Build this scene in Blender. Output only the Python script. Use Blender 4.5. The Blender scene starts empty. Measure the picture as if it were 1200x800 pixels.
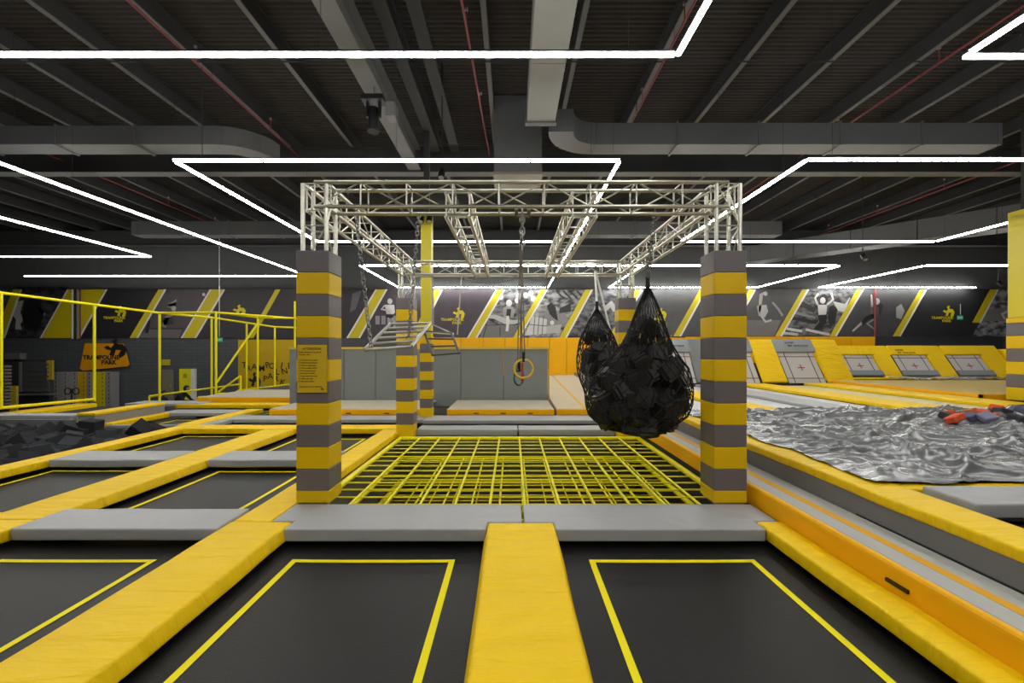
import bpy, bmesh, math, random
from mathutils import Vector, Matrix, Quaternion, noise
C = bpy.context.scene.collection
F, HZ, CX, H = 530.0, 411.0, 600.0, 1.675
# ---------------------------------------------------------------- camera, world, exposure
cam = bpy.data.objects.new('camera', bpy.data.cameras.new('camera')); C.objects.link(cam)
cam.location = (0, 0, H); cam.rotation_euler = (math.pi/2, 0, 0)
cam.data.sensor_width = 36; cam.data.lens = 36*F/1200; cam.data.shift_y = 11/1200
cam.data.clip_start = .05; cam.data.clip_end = 200
bpy.context.scene.camera = cam
world = bpy.data.worlds.new('world'); bpy.context.scene.world = world
world.use_nodes = True
world.node_tree.nodes['Background'].inputs[0].default_value = (.75, .8, .85, 1)
world.node_tree.nodes['Background'].inputs[1].default_value = .03
vs = bpy.context.scene.view_settings
vs.view_transform = 'Standard'; vs.look = 'None'; vs.gamma = 1; vs.use_curve_mapping = False
vs.exposure = 0.18
LED_POWER = 46.0
random.seed(7)
R = random.Random(11)

# ---------------------------------------------------------------- helpers
def lin(h):
    c = [int(h[i:i+2], 16)/255 for i in (0, 2, 4)]
    return tuple((x/12.92 if x <= .04045 else ((x+.055)/1.055)**2.4) for x in c) + (1,)
MATS = {}
def mat(name, col, rough=.5, metal=0, bump=0, scale=(1, 1, 1), nscale=20, emit=0, var=0, spec=.5, detail=4, coat=0, dist=.02, ntype='FBM', warp=0):
    if name in MATS: return MATS[name]
    m = bpy.data.materials.new(name); m.use_nodes = True
    nt = m.node_tree; n = nt.nodes; l = nt.links; b = n['Principled BSDF']
    c = lin(col); b.inputs['Base Color'].default_value = c
    b.inputs['Roughness'].default_value = rough; b.inputs['Metallic'].default_value = metal
    b.inputs['Specular IOR Level'].default_value = spec
    b.inputs['Coat Weight'].default_value = coat
    if emit:
        b.inputs['Emission Color'].default_value = c; b.inputs['Emission Strength'].default_value = emit
    if bump or var:
        tc = n.new('ShaderNodeTexCoord'); mp = n.new('ShaderNodeMapping'); mp.inputs['Scale'].default_value = scale
        l.new(tc.outputs['Object'], mp.inputs['Vector'])
        ns = n.new('ShaderNodeTexNoise'); ns.inputs['Scale'].default_value = nscale; ns.inputs['Detail'].default_value = detail; ns.noise_type = ntype; ns.inputs['Distortion'].default_value = warp
        l.new(mp.outputs[0], ns.inputs['Vector'])
        if bump:
            bp = n.new('ShaderNodeBump'); bp.inputs['Strength'].default_value = bump; bp.inputs['Distance'].default_value = dist
            l.new(ns.outputs['Fac'], bp.inputs['Height']); l.new(bp.outputs[0], b.inputs['Normal'])
        if var:
            n2 = n.new('ShaderNodeTexNoise'); n2.inputs['Scale'].default_value = 2.3; n2.inputs['Detail'].default_value = 7
            l.new(tc.outputs['Object'], n2.inputs['Vector'])
            mx = n.new('ShaderNodeMixRGB'); mx.blend_type = 'MIX'
            mx.inputs[1].default_value = c; mx.inputs[2].default_value = tuple(x*(1-var) for x in c[:3]) + (1,)
            l.new(n2.outputs['Fac'], mx.inputs[0]); l.new(mx.outputs[0], b.inputs['Base Color'])
    MATS[name] = m
    return m
YEL = lambda ax: mat('yellow_vinyl_'+ax, 'F6CC00', .55, spec=.25, bump=.7, dist=.07, warp=.6, scale=((1.3, 6, 1) if ax == 'y' else (6, 1.3, 1)), nscale=1.2, var=.10, detail=6)
ORG = mat('orange_vinyl', 'F7B400', .55, spec=.25, bump=.3, scale=(1, 3, 1), nscale=2, var=.12)
GRY = mat('grey_vinyl', 'A4A5A6', .5, bump=.5, dist=.04, warp=.8, nscale=2.2, var=.10)
DGRY = mat('dark_grey_vinyl', '77797A', .5, bump=.25, nscale=3, var=.12)
BEI = mat('light_grey_carpet', 'B9B5AB', .9, bump=.3, nscale=60, var=.15)
TYEL = mat('yellow_tape', 'EFE000', .6, spec=.2)
BLK = mat('black_trampoline_fabric', '151515', .48, bump=.2, nscale=120, var=.3, spec=.28)
BLK2 = mat('black_plastic', '0d0d0e', .45)
DARK = mat('dark_steel', '1c1c1d', .7)
BARY = mat('yellow_painted_steel', 'F0E400', .45, spec=.3)
ALU = mat('aluminium', 'BDBBAF', .32, metal=.95)
ALU2 = mat('brushed_steel', 'B2B4B2', .35, metal=.9)
BANDG = mat('pillar_grey_vinyl', '6A6467', .5, bump=.3, nscale=9, var=.1)
BANDY = mat('pillar_yellow_vinyl', 'E4BC00', .5, spec=.3, bump=.3, nscale=9, var=.08)
WHT = mat('white_paint', 'D8D6D0', .6)
RED = mat('red_pipe_paint', '7c3034', .5)
CEIL = mat('roof_deck_steel', '454240', .85, var=.3, spec=.15)
BEAM = mat('roof_beam_steel', '3e3e3f', .75, var=.2, spec=.2)
BEAML = mat('pale_beam_steel', '6c6c6b', .65, var=.2, spec=.3)
DUCT = mat('galvanised_duct', '5f6061', .55, metal=.25, var=.2)
WALL = mat('dark_wall_paint', '3a3a3d', .8, var=.15)

WL = {}
def D(px, py, Y): return Vector(((px-CX)/F*Y, Y, H-(py-HZ)/F*Y))
def Zp(px, py, z):
    Y = (H-z)*F/(py-HZ); return Vector(((px-CX)/F*Y, Y, z))
def tag(o, label=None, cat=None, group=None, kind=None):
    if label: o['label'] = label
    if cat: o['category'] = cat
    if group: o['group'] = group
    if kind: o['kind'] = kind
    return o
def empty(name, loc, label, cat, group=None):
    o = bpy.data.objects.new(name, None); C.objects.link(o); o.location = loc; o.empty_display_size = .1
    WL[o] = Vector(loc)
    return tag(o, label, cat, group)
def place(o, centre, parent):
    WL[o] = Vector(centre)
    if parent:
        o.parent = parent; o.location = Vector(centre) - WL[parent]
    else: o.location = centre
    C.objects.link(o); return o
def obj(name, bm, m, parent=None, smooth=False):
    lo = Vector((min(v.co[i] for v in bm.verts) for i in range(3))); hi = Vector((max(v.co[i] for v in bm.verts) for i in range(3)))
    c = Vector(((lo.x+hi.x)/2, (lo.y+hi.y)/2, lo.z))
    for v in bm.verts: v.co -= c
    bmesh.ops.recalc_face_normals(bm, faces=bm.faces)
    me = bpy.data.meshes.new(name); bm.to_mesh(me); bm.free()
    if smooth:
        for p in me.polygons: p.use_smooth = True
    me.materials.append(m)
    return place(bpy.data.objects.new(name, me), c, parent)
def bx(bm, x0, x1, y0, y1, z0, z1):
    vs_ = [bm.verts.new((x, y, z)) for z in (z0, z1) for y in (y0, y1) for x in (x0, x1)]
    for f in ((0, 1, 3, 2), (4, 6, 7, 5), (0, 4, 5, 1), (2, 3, 7, 6), (0, 2, 6, 4), (1, 5, 7, 3)):
        bm.faces.new([vs_[i] for i in f])
def box(name, x0, x1, y0, y1, z0, z1, m, parent=None, bev=0, seg=2):
    bm = bmesh.new(); bx(bm, x0, x1, y0, y1, z0, z1)
    if bev: bmesh.ops.bevel(bm, geom=bm.edges[:], offset=bev, segments=seg, affect='EDGES', profile=.6)
    return obj(name, bm, m, parent)
def prism(name, pts, z0, z1, m, parent=None, bev=.02):
    bm = bmesh.new(); f = bm.faces.new([bm.verts.new((p[0], p[1], z0)) for p in pts])
    r = bmesh.ops.extrude_face_region(bm, geom=[f])
    for v in r['geom']:
        if isinstance(v, bmesh.types.BMVert): v.co.z = z1
    bmesh.ops.recalc_face_normals(bm, faces=bm.faces)
    if bev: bmesh.ops.bevel(bm, geom=bm.edges[:], offset=bev, segments=3, affect='EDGES', profile=.6)
    return obj(name, bm, m, parent)
def hexa(name, p, m, parent=None, bev=0):
    """eight corners: four of the bottom, four of the top, same order"""
    bm = bmesh.new(); v = [bm.verts.new(q) for q in p]
    for f in ((0, 1, 2, 3), (4, 5, 6, 7), (0, 1, 5, 4), (1, 2, 6, 5), (2, 3, 7, 6), (3, 0, 4, 7)): bm.faces.new([v[i] for i in f])
    bmesh.ops.recalc_face_normals(bm, faces=bm.faces)
    if bev: bmesh.ops.bevel(bm, geom=bm.edges[:], offset=bev, segments=2, affect='EDGES')
    return obj(name, bm, m, parent)
def pad(x0, x1, y0, y1, z, label, m, cat='pad', th=.12, name='frame_pad', group=None, bev=.022, flare=.0):
    """soft pad: a bevelled block, ridges slightly wavy, sides pulled in below"""
    bm = bmesh.new(); bx(bm, x0, x1, y0, y1, z-th, z)
    for v in bm.verts:
        if v.co.z < z-th/2:
            fl = -flare if (y1-y0) > (x1-x0) else .006
            v.co.x += fl*(1 if v.co.x < (x0+x1)/2 else -1); v.co.y += .008*(1 if v.co.y < (y0+y1)/2 else -1)
    bmesh.ops.bevel(bm, geom=bm.edges[:], offset=bev, segments=3, affect='EDGES', profile=.6)
    long_y = (y1-y0) > (x1-x0)
    n = int(max(y1-y0, x1-x0)/.16)
    for k in range(1, n):
        t = k/n
        co = (0, y0+(y1-y0)*t, 0) if long_y else (x0+(x1-x0)*t, 0, 0)
        bmesh.ops.bisect_plane(bm, geom=bm.verts[:]+bm.edges[:]+bm.faces[:], plane_co=co, plane_no=(0, 1, 0) if long_y else (1, 0, 0))
    for v in bm.verts:
        nz = noise.noise(Vector((v.co.x*2.1, v.co.y*2.1, z*3)))
        nx = noise.noise(Vector((v.co.x*1.3+9, v.co.y*1.3, z)))
        v.co.z += nz*.007
        if long_y: v.co.x += nx*.008
        else: v.co.y += nx*.008
    o = obj(name, bm, m, None, True)
    return tag(o, label, cat, group)
UNIT = {}
def unit_cyl(m, seg=10):
    k = (m.name, seg)
    if k not in UNIT:
        bm = bmesh.new(); bmesh.ops.create_cone(bm, cap_ends=True, segments=seg, radius1=1, radius2=1, depth=1)
        me = bpy.data.meshes.new('bar'); bm.to_mesh(me); bm.free(); me.materials.append(m)
        for p in me.polygons: p.use_smooth = len(p.vertices) == 4
        UNIT[k] = me
    return UNIT[k]
def bar(name, a, b, r, m, parent=None, seg=10):
    a, b = Vector(a), Vector(b); d = b-a
    o = bpy.data.objects.new(name, unit_cyl(m, seg))
    o.rotation_mode = 'QUATERNION'; o.rotation_quaternion = d.to_track_quat('Z', 'Y'); o.scale = (r, r, d.length)
    return place(o, (a+b)/2, parent)
def tube(bm, pts, r, seg=8, closed=False):
    rings = []; n = len(pts)
    for i, p in enumerate(pts):
        p = Vector(p)
        if closed: d = Vector(pts[(i+1) % n]) - Vector(pts[i-1])
        else: d = Vector(pts[min(i+1, n-1)]) - Vector(pts[max(i-1, 0)])
        q = d.normalized().to_track_quat('Z', 'Y')
        rings.append([bm.verts.new(p + q @ Vector((r*math.cos(2*math.pi*k/seg), r*math.sin(2*math.pi*k/seg), 0))) for k in range(seg)])
    for i in range(n if closed else n-1):
        A, B = rings[i], rings[(i+1) % n]
        for k in range(seg): bm.faces.new((A[k], A[(k+1) % seg], B[(k+1) % seg], B[k]))
    if not closed:
        bm.faces.new(rings[0]); bm.faces.new(rings[-1])
def flat(name, pts, Y, m, parent, th=.01):
    """printed shape on the wall plane y = Y, outline in (x, z)"""
    bm = bmesh.new(); f = bm.faces.new([bm.verts.new((x, Y, z)) for x, z in pts])
    r = bmesh.ops.extrude_face_region(bm, geom=[f])
    for v in r['geom']:
        if isinstance(v, bmesh.types.BMVert): v.co.y -= th
    bmesh.ops.triangulate(bm, faces=bm.faces[:], ngon_method='EAR_CLIP')
    return obj(name, bm, m, parent)
def wpts(pts, Y): return [((x-CX)/F*Y, H-(y-HZ)/F*Y) for x, y in pts]
def chain_bm(a, b, link=.075, r=.009, sag=0):
    a, b = Vector(a), Vector(b); n = max(2, int((b-a).length/(link*.75)))
    bm = bmesh.new(); q = (b-a).to_track_quat('Z', 'Y')
    for i in range(n):
        t = (i+.5)/n; c = a.lerp(b, t) - Vector((0, 0, sag*4*t*(1-t)))
        pts = []
        for k in range(10):
            an = 2*math.pi*k/10; u, w = math.cos(an)*link*.3, math.sin(an)*link*.55
            pts.append(c + q @ (Vector((u, 0, w)) if i % 2 else Vector((0, u, w))))
        tube(bm, pts, r, 5, True)
    return bm
def text_bm(s, size, origin, ux=Vector((1, 0, 0)), uz=Vector((0, 0, 1)), align='CENTER', ext=.002, bold=.0):
    cu = bpy.data.curves.new('t', 'FONT'); cu.body = s; cu.size = size; cu.align_x = align; cu.extrude = ext; cu.offset = bold; cu.resolution_u = 2
    ob = bpy.data.objects.new('t', cu); C.objects.link(ob)
    me = ob.to_mesh(); bm = bmesh.new(); bm.from_mesh(me); ob.to_mesh_clear()
    bpy.data.objects.remove(ob); bpy.data.curves.remove(cu)
    nrm = ux.cross(uz)
    for v in bm.verts: v.co = Vector(origin) + ux*v.co.x + uz*v.co.y - nrm*(-v.co.z)
    return bm
EMB = [(0, .55), (.16, .63), (.3, .52), (.42, .7), (.33, .86), (.5, 1), (.6, .88), (.5, .84), (.57, .72), (.8, .7), (.96, .45), (.88, .15), (.66, 0), (.62, .2), (.72, .4), (.5, .42), (.42, .12), (.22, .16), (.3, .38), (.1, .45)]

# ---------------------------------------------------------------- setting: shell
def struct(o): o['kind'] = 'structure'; return o
FZ = -1.33
struct(box('floor', -31, 27, -8, 24.6, FZ-.1, FZ, mat('concrete_floor', '4b4540', .8, var=.3)))
def brick_mat():
    m = bpy.data.materials.new('painted_block_wall'); m.use_nodes = True; nt = m.node_tree; n = nt.nodes; l = nt.links; b = n['Principled BSDF']
    tc = n.new('ShaderNodeTexCoord'); sp = n.new('ShaderNodeSeparateXYZ'); cb = n.new('ShaderNodeCombineXYZ')
    l.new(tc.outputs['Object'], sp.inputs[0]); l.new(sp.outputs['X'], cb.inputs['X']); l.new(sp.outputs['Z'], cb.inputs['Y'])
    br = n.new('ShaderNodeTexBrick'); br.inputs['Scale'].default_value = 1; br.inputs['Brick Width'].default_value = .6; br.inputs['Row Height'].default_value = .17
    br.inputs['Mortar Size'].default_value = .012; br.inputs['Color1'].default_value = lin('4b4e52'); br.inputs['Color2'].default_value = lin('505357'); br.inputs['Mortar'].default_value = lin('3c3e42')
    l.new(cb.outputs[0], br.inputs['Vector']); l.new(br.outputs['Color'], b.inputs['Base Color']); b.inputs['Roughness'].default_value = .7
    bp = n.new('ShaderNodeBump'); bp.inputs['Strength'].default_value = .5; bp.inputs['Distance'].default_value = .02; bp.invert = True
    l.new(br.outputs['Fac'], bp.inputs['Height']); l.new(bp.outputs[0], b.inputs['Normal'])
    return m
WY = 24.0
struct(box('wall_back', -31, 27, WY, WY+.3, FZ, 8.4, brick_mat()))
struct(box('wall_left', -31.3, -31, -8, 24.3, FZ, 8.4, WALL))
struct(box('wall_right', 27, 27.3, -8, 24.3, FZ, 8.4, WALL))
struct(box('wall_front', -31, 27, -8.3, -8, FZ, 8.4, WALL))
# upper wall: dark cladding above the printed band
struct(box('trim_1', -31, 27, WY-.05, WY, 4.95, 8.3, mat('dark_cladding', '595a5b', .8, var=.25)))
# corrugated roof deck, real folds running across
bm = bmesh.new(); prof = []; y = -8.0
while y < 24.3:
    prof += [(y, 8.08), (y+.05, 8.08), (y+.065, 8.115), (y+.11, 8.115)]; y += .13
rows = [[bm.verts.new((x, p[0], p[1])) for p in prof] for x in (-31, 27)]
for i in range(len(prof)-1): bm.faces.new((rows[0][i], rows[0][i+1], rows[1][i+1], rows[1][i]))
struct(obj('ceiling', bm, CEIL))

# ---------------------------------------------------------------- roof steel, ducts, pipes
def ibeam(name, a, b, w, h, m, label=None, cat='beam', group=None, m2=None):
    """I-section between two points (a, b are the bottom centre line); web plus two flanges"""
    a, b = Vector(a), Vector(b); e = empty(name, a, label, cat, group); d = (b-a).normalized(); s = Vector((0, 0, 1)).cross(d).normalized(); u = Vector((0, 0, 1))
    def seg(nm, hw, z0, z1, mm):
        hexa(nm, [p + s*k*hw + u*z for z in (z0, z1) for p, k in ((a, -1), (a, 1), (b, 1), (b, -1))], mm, e)
    seg('bottom_flange', w/2, 0, .02, m2 or m); seg('web', .012, .02, h-.02, m); seg('top_flange', w/2, h-.02, h, m)
    return e
px_l = ['outermost', 'second', 'third', 'fourth', 'fifth', 'sixth', 'seventh', 'eighth', 'ninth', 'tenth', 'eleventh', 'twelfth', 'thirteenth', 'fourteenth', 'fifteenth', 'sixteenth', 'seventeenth', 'eighteenth', 'nineteenth', 'twentieth', 'twenty-first', 'twenty-second']
xs = [-27.6, -25.9, -24.1, -22.4, -20.6, -18.9, -17.1, -15.3, -13.55, -11.8, -10.05, -8.28, -6.53, -4.70, -2.2, -.5, 1.29, 3.06, 4.83, 6.6, 8.4, 10.2, 12.0, 13.8, 15.6, 17.4, 19.2, 21]
for i, x in enumerate(xs):
    side = 'left' if x < 0 else 'right'
    srt = sorted([q for q in xs if (q < 0) == (x < 0)], key=abs); k = srt.index(x)
    ibeam('roof_purlin', (x, -6, 7.66), (x, 24, 7.66), .10, .38, BEAM, 'long dark roof purlin, %s %s of the centre line' % (['first', 'second', 'third', 'fourth', 'fifth', 'sixth', 'seventh', 'eighth', 'ninth', 'tenth', 'eleventh', 'twelfth', 'thirteenth', 'fourteenth', 'fifteenth', 'sixteenth', 'seventeenth'][k], side), 'beam', 'roof purlins', BEAML)
ibeam('steel_girder', (-2.84, -4, 6.95), (-2.84, 13.2, 6.95), .36, .6, BEAML, 'broad pale steel girder running away above the hanging ladder', 'girder')
for Y, lab in ((13.4, 'nearer'), (22.6, 'farther')):
    ibeam('cross_girder', (-30.5, Y, 6.9), (26.5, Y, 6.9), .34, .74, BEAM, '%s dark steel girder crossing the hall under the purlins' % lab, 'girder', None, BEAML)
def seam_ring(e, axis, c0, c1, c, d):
    pass
def duct_x(x0, x1, y0, y1, z0, z1, label, el=None, step=1.75):
    e = empty('air_duct', ((x0+x1)/2, (y0+y1)/2, z0), label, 'duct')
    n = max(1, round((x1-x0)/step)); w = (x1-x0)/n
    for i in range(n):
        box('duct_section', x0+i*w+.004, x0+(i+1)*w-.004, y0, y1, z0, z1, DUCT, e, .006, 1)
        if i: box('flange', x0+i*w-.02, x0+i*w+.02, y0-.03, y1+.03, z0-.03, z1+.03, DUCT, e)
    for i in range(n):
        xx = x0+(i+.5)*w
        bar('hanger_rod', (xx, y0-.02, z1), (xx, y0-.02, 7.7), .006, DARK, e, 5)
    return e
def elbow(e, cx, cy, r0, r1, a0, a1, z0, z1, name='duct_elbow'):
    bm = bmesh.new(); n = 8; rr = []
    for i in range(n+1):
        a = a0+(a1-a0)*i/n
        rr.append([bm.verts.new((cx+r*math.cos(a), cy+r*math.sin(a), z)) for r, z in ((r0, z0), (r1, z0), (r1, z1), (r0, z1))])
    for i in range(n):
        for k in range(4): bm.faces.new((rr[i][k], rr[i][(k+1) % 4], rr[i+1][(k+1) % 4], rr[i+1][k]))
    bm.faces.new(rr[0]); bm.faces.new(rr[-1]); obj(name, bm, DUCT, e)
dl = duct_x(-18, -6.9, 10.5, 11.05, 6.47, 6.9, 'rectangular sheet metal duct crossing on the ceiling\'s left side, its end bending away')
elbow(dl, -6.9, 11.5, .45, 1.0, -math.pi/2, 0, 6.47, 6.9)
dr = duct_x(1.95, 11.4, 10.5, 11.05, 6.47, 6.97, 'long rectangular sheet metal duct crossing on the ceiling\'s right side')
elbow(dr, 1.95, 9.9, .6, 1.15, math.pi, math.pi/2, 6.47, 6.97)
e = empty('air_duct', (.6, 6, 6.47), 'pale straight duct running toward the camera above the centre', 'duct')
for i in range(5): box('duct_section', .31, .9, 9.45-(i+1)*1.9+.005, 9.45-i*1.9-.005, 6.47, 6.95, mat('pale_duct', '868685', .55, metal=.2, var=.12), e, .006, 1)
box('outlet_collar', .28, .93, 9.45, 9.6, 6.44, 6.98, DUCT, e)
e = empty('supply_plenum', (.15, 11.6, 6.1), 'boxy metal duct drop behind the end of the pale straight duct', 'duct')
box('plenum_body', -.45, .75, 11.3, 12.3, 6.15, 8.06, DUCT, e, .01, 1); box('grille_frame', -.47, .77, 11.28, 12.32, 6.08, 6.15, mat('tan_metal', '6f6a5c', .6), e)
duct_x(-15.5, -7.6, 18.4, 19.0, 6.4, 6.95, 'distant duct crossing behind the second row of lights, left half', step=2.2)
duct_x(3.0, 11.0, 18.4, 19.0, 6.4, 6.95, 'distant duct crossing behind the second row of lights, right half', step=2.2)
e = empty('air_duct', (17, 17, 6), 'large duct slanting along the far right ceiling', 'duct')
for i in range(6):
    a0, a1 = i/6, (i+1)/6-.002
    p = lambda t: Vector((11.5+8.5*t, 22-9*t, 5.9)); s = Vector((.35, .33, 0))
    hexa('duct_section', [p(a0)-s, p(a0)+s, p(a1)+s, p(a1)-s] + [q+Vector((0, 0, .75)) for q in (p(a0)-s, p(a0)+s, p(a1)+s, p(a1)-s)], DUCT, e)
def pipe(a, b, label, r=.022):
    e = empty('sprinkler_pipe', a, label, 'pipe', 'red sprinkler pipes')
    bar('pipe_run', a, b, r, RED, e, 8)
    a, b = Vector(a), Vector(b); L = (b-a).length; n = int(L/3)
    for i in range(1, n+1):
        p = a.lerp(b, i/(n+1))
        bar('sprinkler_drop', p, p+Vector((0, 0, .28)), .012, RED, e, 6); bar('sprinkler_head', p+Vector((0, 0, .28)), p+Vector((0, 0, .33)), .03, ALU2, e, 8)
        bar('pipe_clamp', p+Vector((0, .5, 0)), p+Vector((0, .5, .3)), .005, DARK, e, 5)
pipe((-6.3, -5, 7.42), (-6.3, 23, 7.42), 'red sprinkler pipe left of the broad girder')
pipe((-1.15, -5, 7.3), (-.65, 13, 7.3), 'thin red sprinkler pipe just left of the centre duct')
pipe((8.5, -5, 7.4), (8.5, 23, 7.4), 'red sprinkler pipe over the covered pit')
pipe((3.0, -5, 7.4), (3.0, 13, 7.4), 'red sprinkler pipe right of the centre duct')
pipe((-13.3, 1, 7.3), (-13.3, 23, 7.3), 'red sprinkler pipe far to the left')
pipe((14.2, 4, 7.0), (14.2, 23, 7.0), 'red sprinkler pipe farthest to the right')
for k, (x, lab) in enumerate(((-1.6, 'beside the thin red pipe'), (-2.15, 'next to the broad girder'))):
    e = empty('cable_tray', (x, -2, 7.35), 'dark cable tray full of cables %s' % lab, 'cable tray')
    box('tray', x-.12, x+.12, -4, 12.8, 7.3, 7.32, DARK, e)
    for j in range(4):
        bm = bmesh.new(); tube(bm, [(x-.09+.06*j+.02*math.sin(t*1.3+j), t, 7.345) for t in range(-4, 13)], .018, 6); obj('cable', bm, BLK2, e, True)
for y0 in (2.2, 5.0, 7.6, 9.3, 15.2, 17.6, 20):
    e = bar('roof_tie_rod', (-12, y0, 7.62), (12, y0, 7.62), .014, BEAM); tag(e, 'thin steel tie rod crossing under the roof purlins', 'rod', 'roof tie rods')

# ---------------------------------------------------------------- linear LED lights
LED = mat('led_white', 'FFFDF7', .5, emit=LED_POWER)
LZ = H+3.3
led_runs = [
 ((-9.5, 5.04), (1.81, 5.04), 'long white light line crossing nearest overhead'),
 ((1.85, 5.04), (1.85, -3.5), 'light line running toward the camera from the nearest crossing line'),
 ((5.07, 5.07), (10.5, 5.07), 'nearest crossing light line at the top right corner'),
 ((5.07, 5.0), (5.07, -3.5), 'light line leaving the top right corner line toward the camera'),
 ((-5.87, 7.84), (1.87, 7.84), 'crossing light line right above the front truss'),
 ((-5.87, 7.9), (-5.87, 13.6), 'light line running away over the left striped pillar'),
 ((1.87, 7.9), (1.87, 23.5), 'long light line running away over the hanging net bags'),
 ((-9.0, 2.0), (-9.0, 19.9), 'long light line running away over the foam pit'),
 ((-21.5, 19.95), (-9.0, 19.95), 'crossing light line above the left wall print'),
 ((-12.65, 4.0), (-12.65, 15.8), 'outer left light line running away over the yellow cage'),
 ((-22, 15.85), (-12.65, 15.85), 'crossing light line at the far left margin'),
 ((5.1, 7.8), (14.5, 7.8), 'crossing light line on the right above the covered pit'),
 ((5.1, 7.85), (5.1, 13.6), 'light line running away over the right striped pillar'),
 ((-5.87, 13.66), (1.2, 13.66), 'crossing light line seen just below the front truss'),
 ((5.15, 13.66), (12.75, 13.66), 'crossing light line right of the right pillar'),
 ((12.78, 13.6), (12.78, 11.55), 'light line coming forward beside the yellow column'),
 ((-5.9, 17.5), (12.6, 17.5), 'crossing light line seen behind the rear truss'),
 ((-5.9, 17.6), (-5.9, 23.5), 'short light line running to the wall behind the left chain'),
 ((12.75, 17.6), (12.75, 23.5), 'short light line running to the wall above the leaping figures'),
 ((5.05, 17.6), (5.05, 23.5), 'short light line running to the wall behind the right truss'),
 ((-5.9, 23.6), (1.75, 23.6), 'wall light line above the middle of the mural'),
 ((5.05, 23.6), (12.75, 23.6), 'wall light line above the yellow mural emblem right of the net bags'),
 ((16.0, 17.5), (25, 17.5), 'crossing light line near the yellow column'),
 ((16.0, 17.6), (16.0, 23.5), 'slanting light line left of the yellow column, by the wall'),
 ((16.0, 23.6), (24.2, 23.6), 'wall light line at the right end of the mural'),
 ((-9.5, -.5), (1.8, -.5), 'added out-of-view light line over the camera, lighting the foreground'),  # unseen run, added to light the foreground by continuing the row pattern
 ((-5.87, -4), (10.5, -4), 'added out-of-view light line behind the camera, lighting the foreground'),  # also an added run out of view, brightening the near trampolines
]
def led_box(name, a, b, w, h, z, m, e):
    x0, x1 = sorted((a[0], b[0])); y0, y1 = sorted((a[1], b[1]))
    if x1-x0 < .01: x0 -= w/2; x1 += w/2
    else: y0 -= w/2; y1 += w/2
    return box(name, x0, x1, y0, y1, z, z+h, m, e)
for a, b, lab in led_runs:
    e = empty('linear_light', ((a[0]+b[0])/2, (a[1]+b[1])/2, LZ), lab, 'light')
    L = math.hypot(b[0]-a[0], b[1]-a[1]); near = min(a[1], b[1]) < 8
    n = max(1, round(L/(.76 if near and abs(a[1]-b[1]) < .01 else 1.55)))
    for i in range(n):
        g = .006/L*1
        p = [a[k]+(b[k]-a[k])*(i/n+g) for k in (0, 1)]; q = [a[k]+(b[k]-a[k])*((i+1)/n-g) for k in (0, 1)]
        led_box('led_tube', p, q, .046, .036, LZ-.018, LED, e)
    led_box('profile', a, b, .05, .02, LZ+.02, DARK, e)
    m_ = max(2, int(L/3)+1)
    for i in range(m_):
        t = (i+.15)/(m_-.7) if m_ > 1 else 0; t = min(t, .98)
        bar('suspension_wire', (a[0]+(b[0]-a[0])*t, a[1]+(b[1]-a[1])*t, LZ+.04), (a[0]+(b[0]-a[0])*t, a[1]+(b[1]-a[1])*t, 8.07), .003, DARK, e, 4)

# ---------------------------------------------------------------- platform under the trampolines (setting)
PB = mat('platform_black', '161616', .8)
for k, (x0, x1, y0, y1, z1) in enumerate([(-15, -7.45, -3, 5.0, -.24), (-7.45, -2.42, -3, 13.6, -.24), (-2.42, 2.66, -3, 4.9, -.24), (-2.42, 2.66, 9.62, 13.6, -.24), (-15, -7.45, 10.3, 15.6, -.24), (-15, -7.45, 5.0, 10.3, -.75),
                                      (2.66, 3.1, -3, 10.6, -.05), (3.12, 13, -3, 4.1, .2), (3.12, 13, 4.1, 9.0, -.2), (3.12, 13, 9.0, 17, .25), (13, 24.6, 9.0, 20.6, .25), (2.66, 3.1, 10.6, 17, -.05)]):
    struct(box('platform_%d' % (k+1), x0, x1, y0, y1, FZ, z1, PB))

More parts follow.
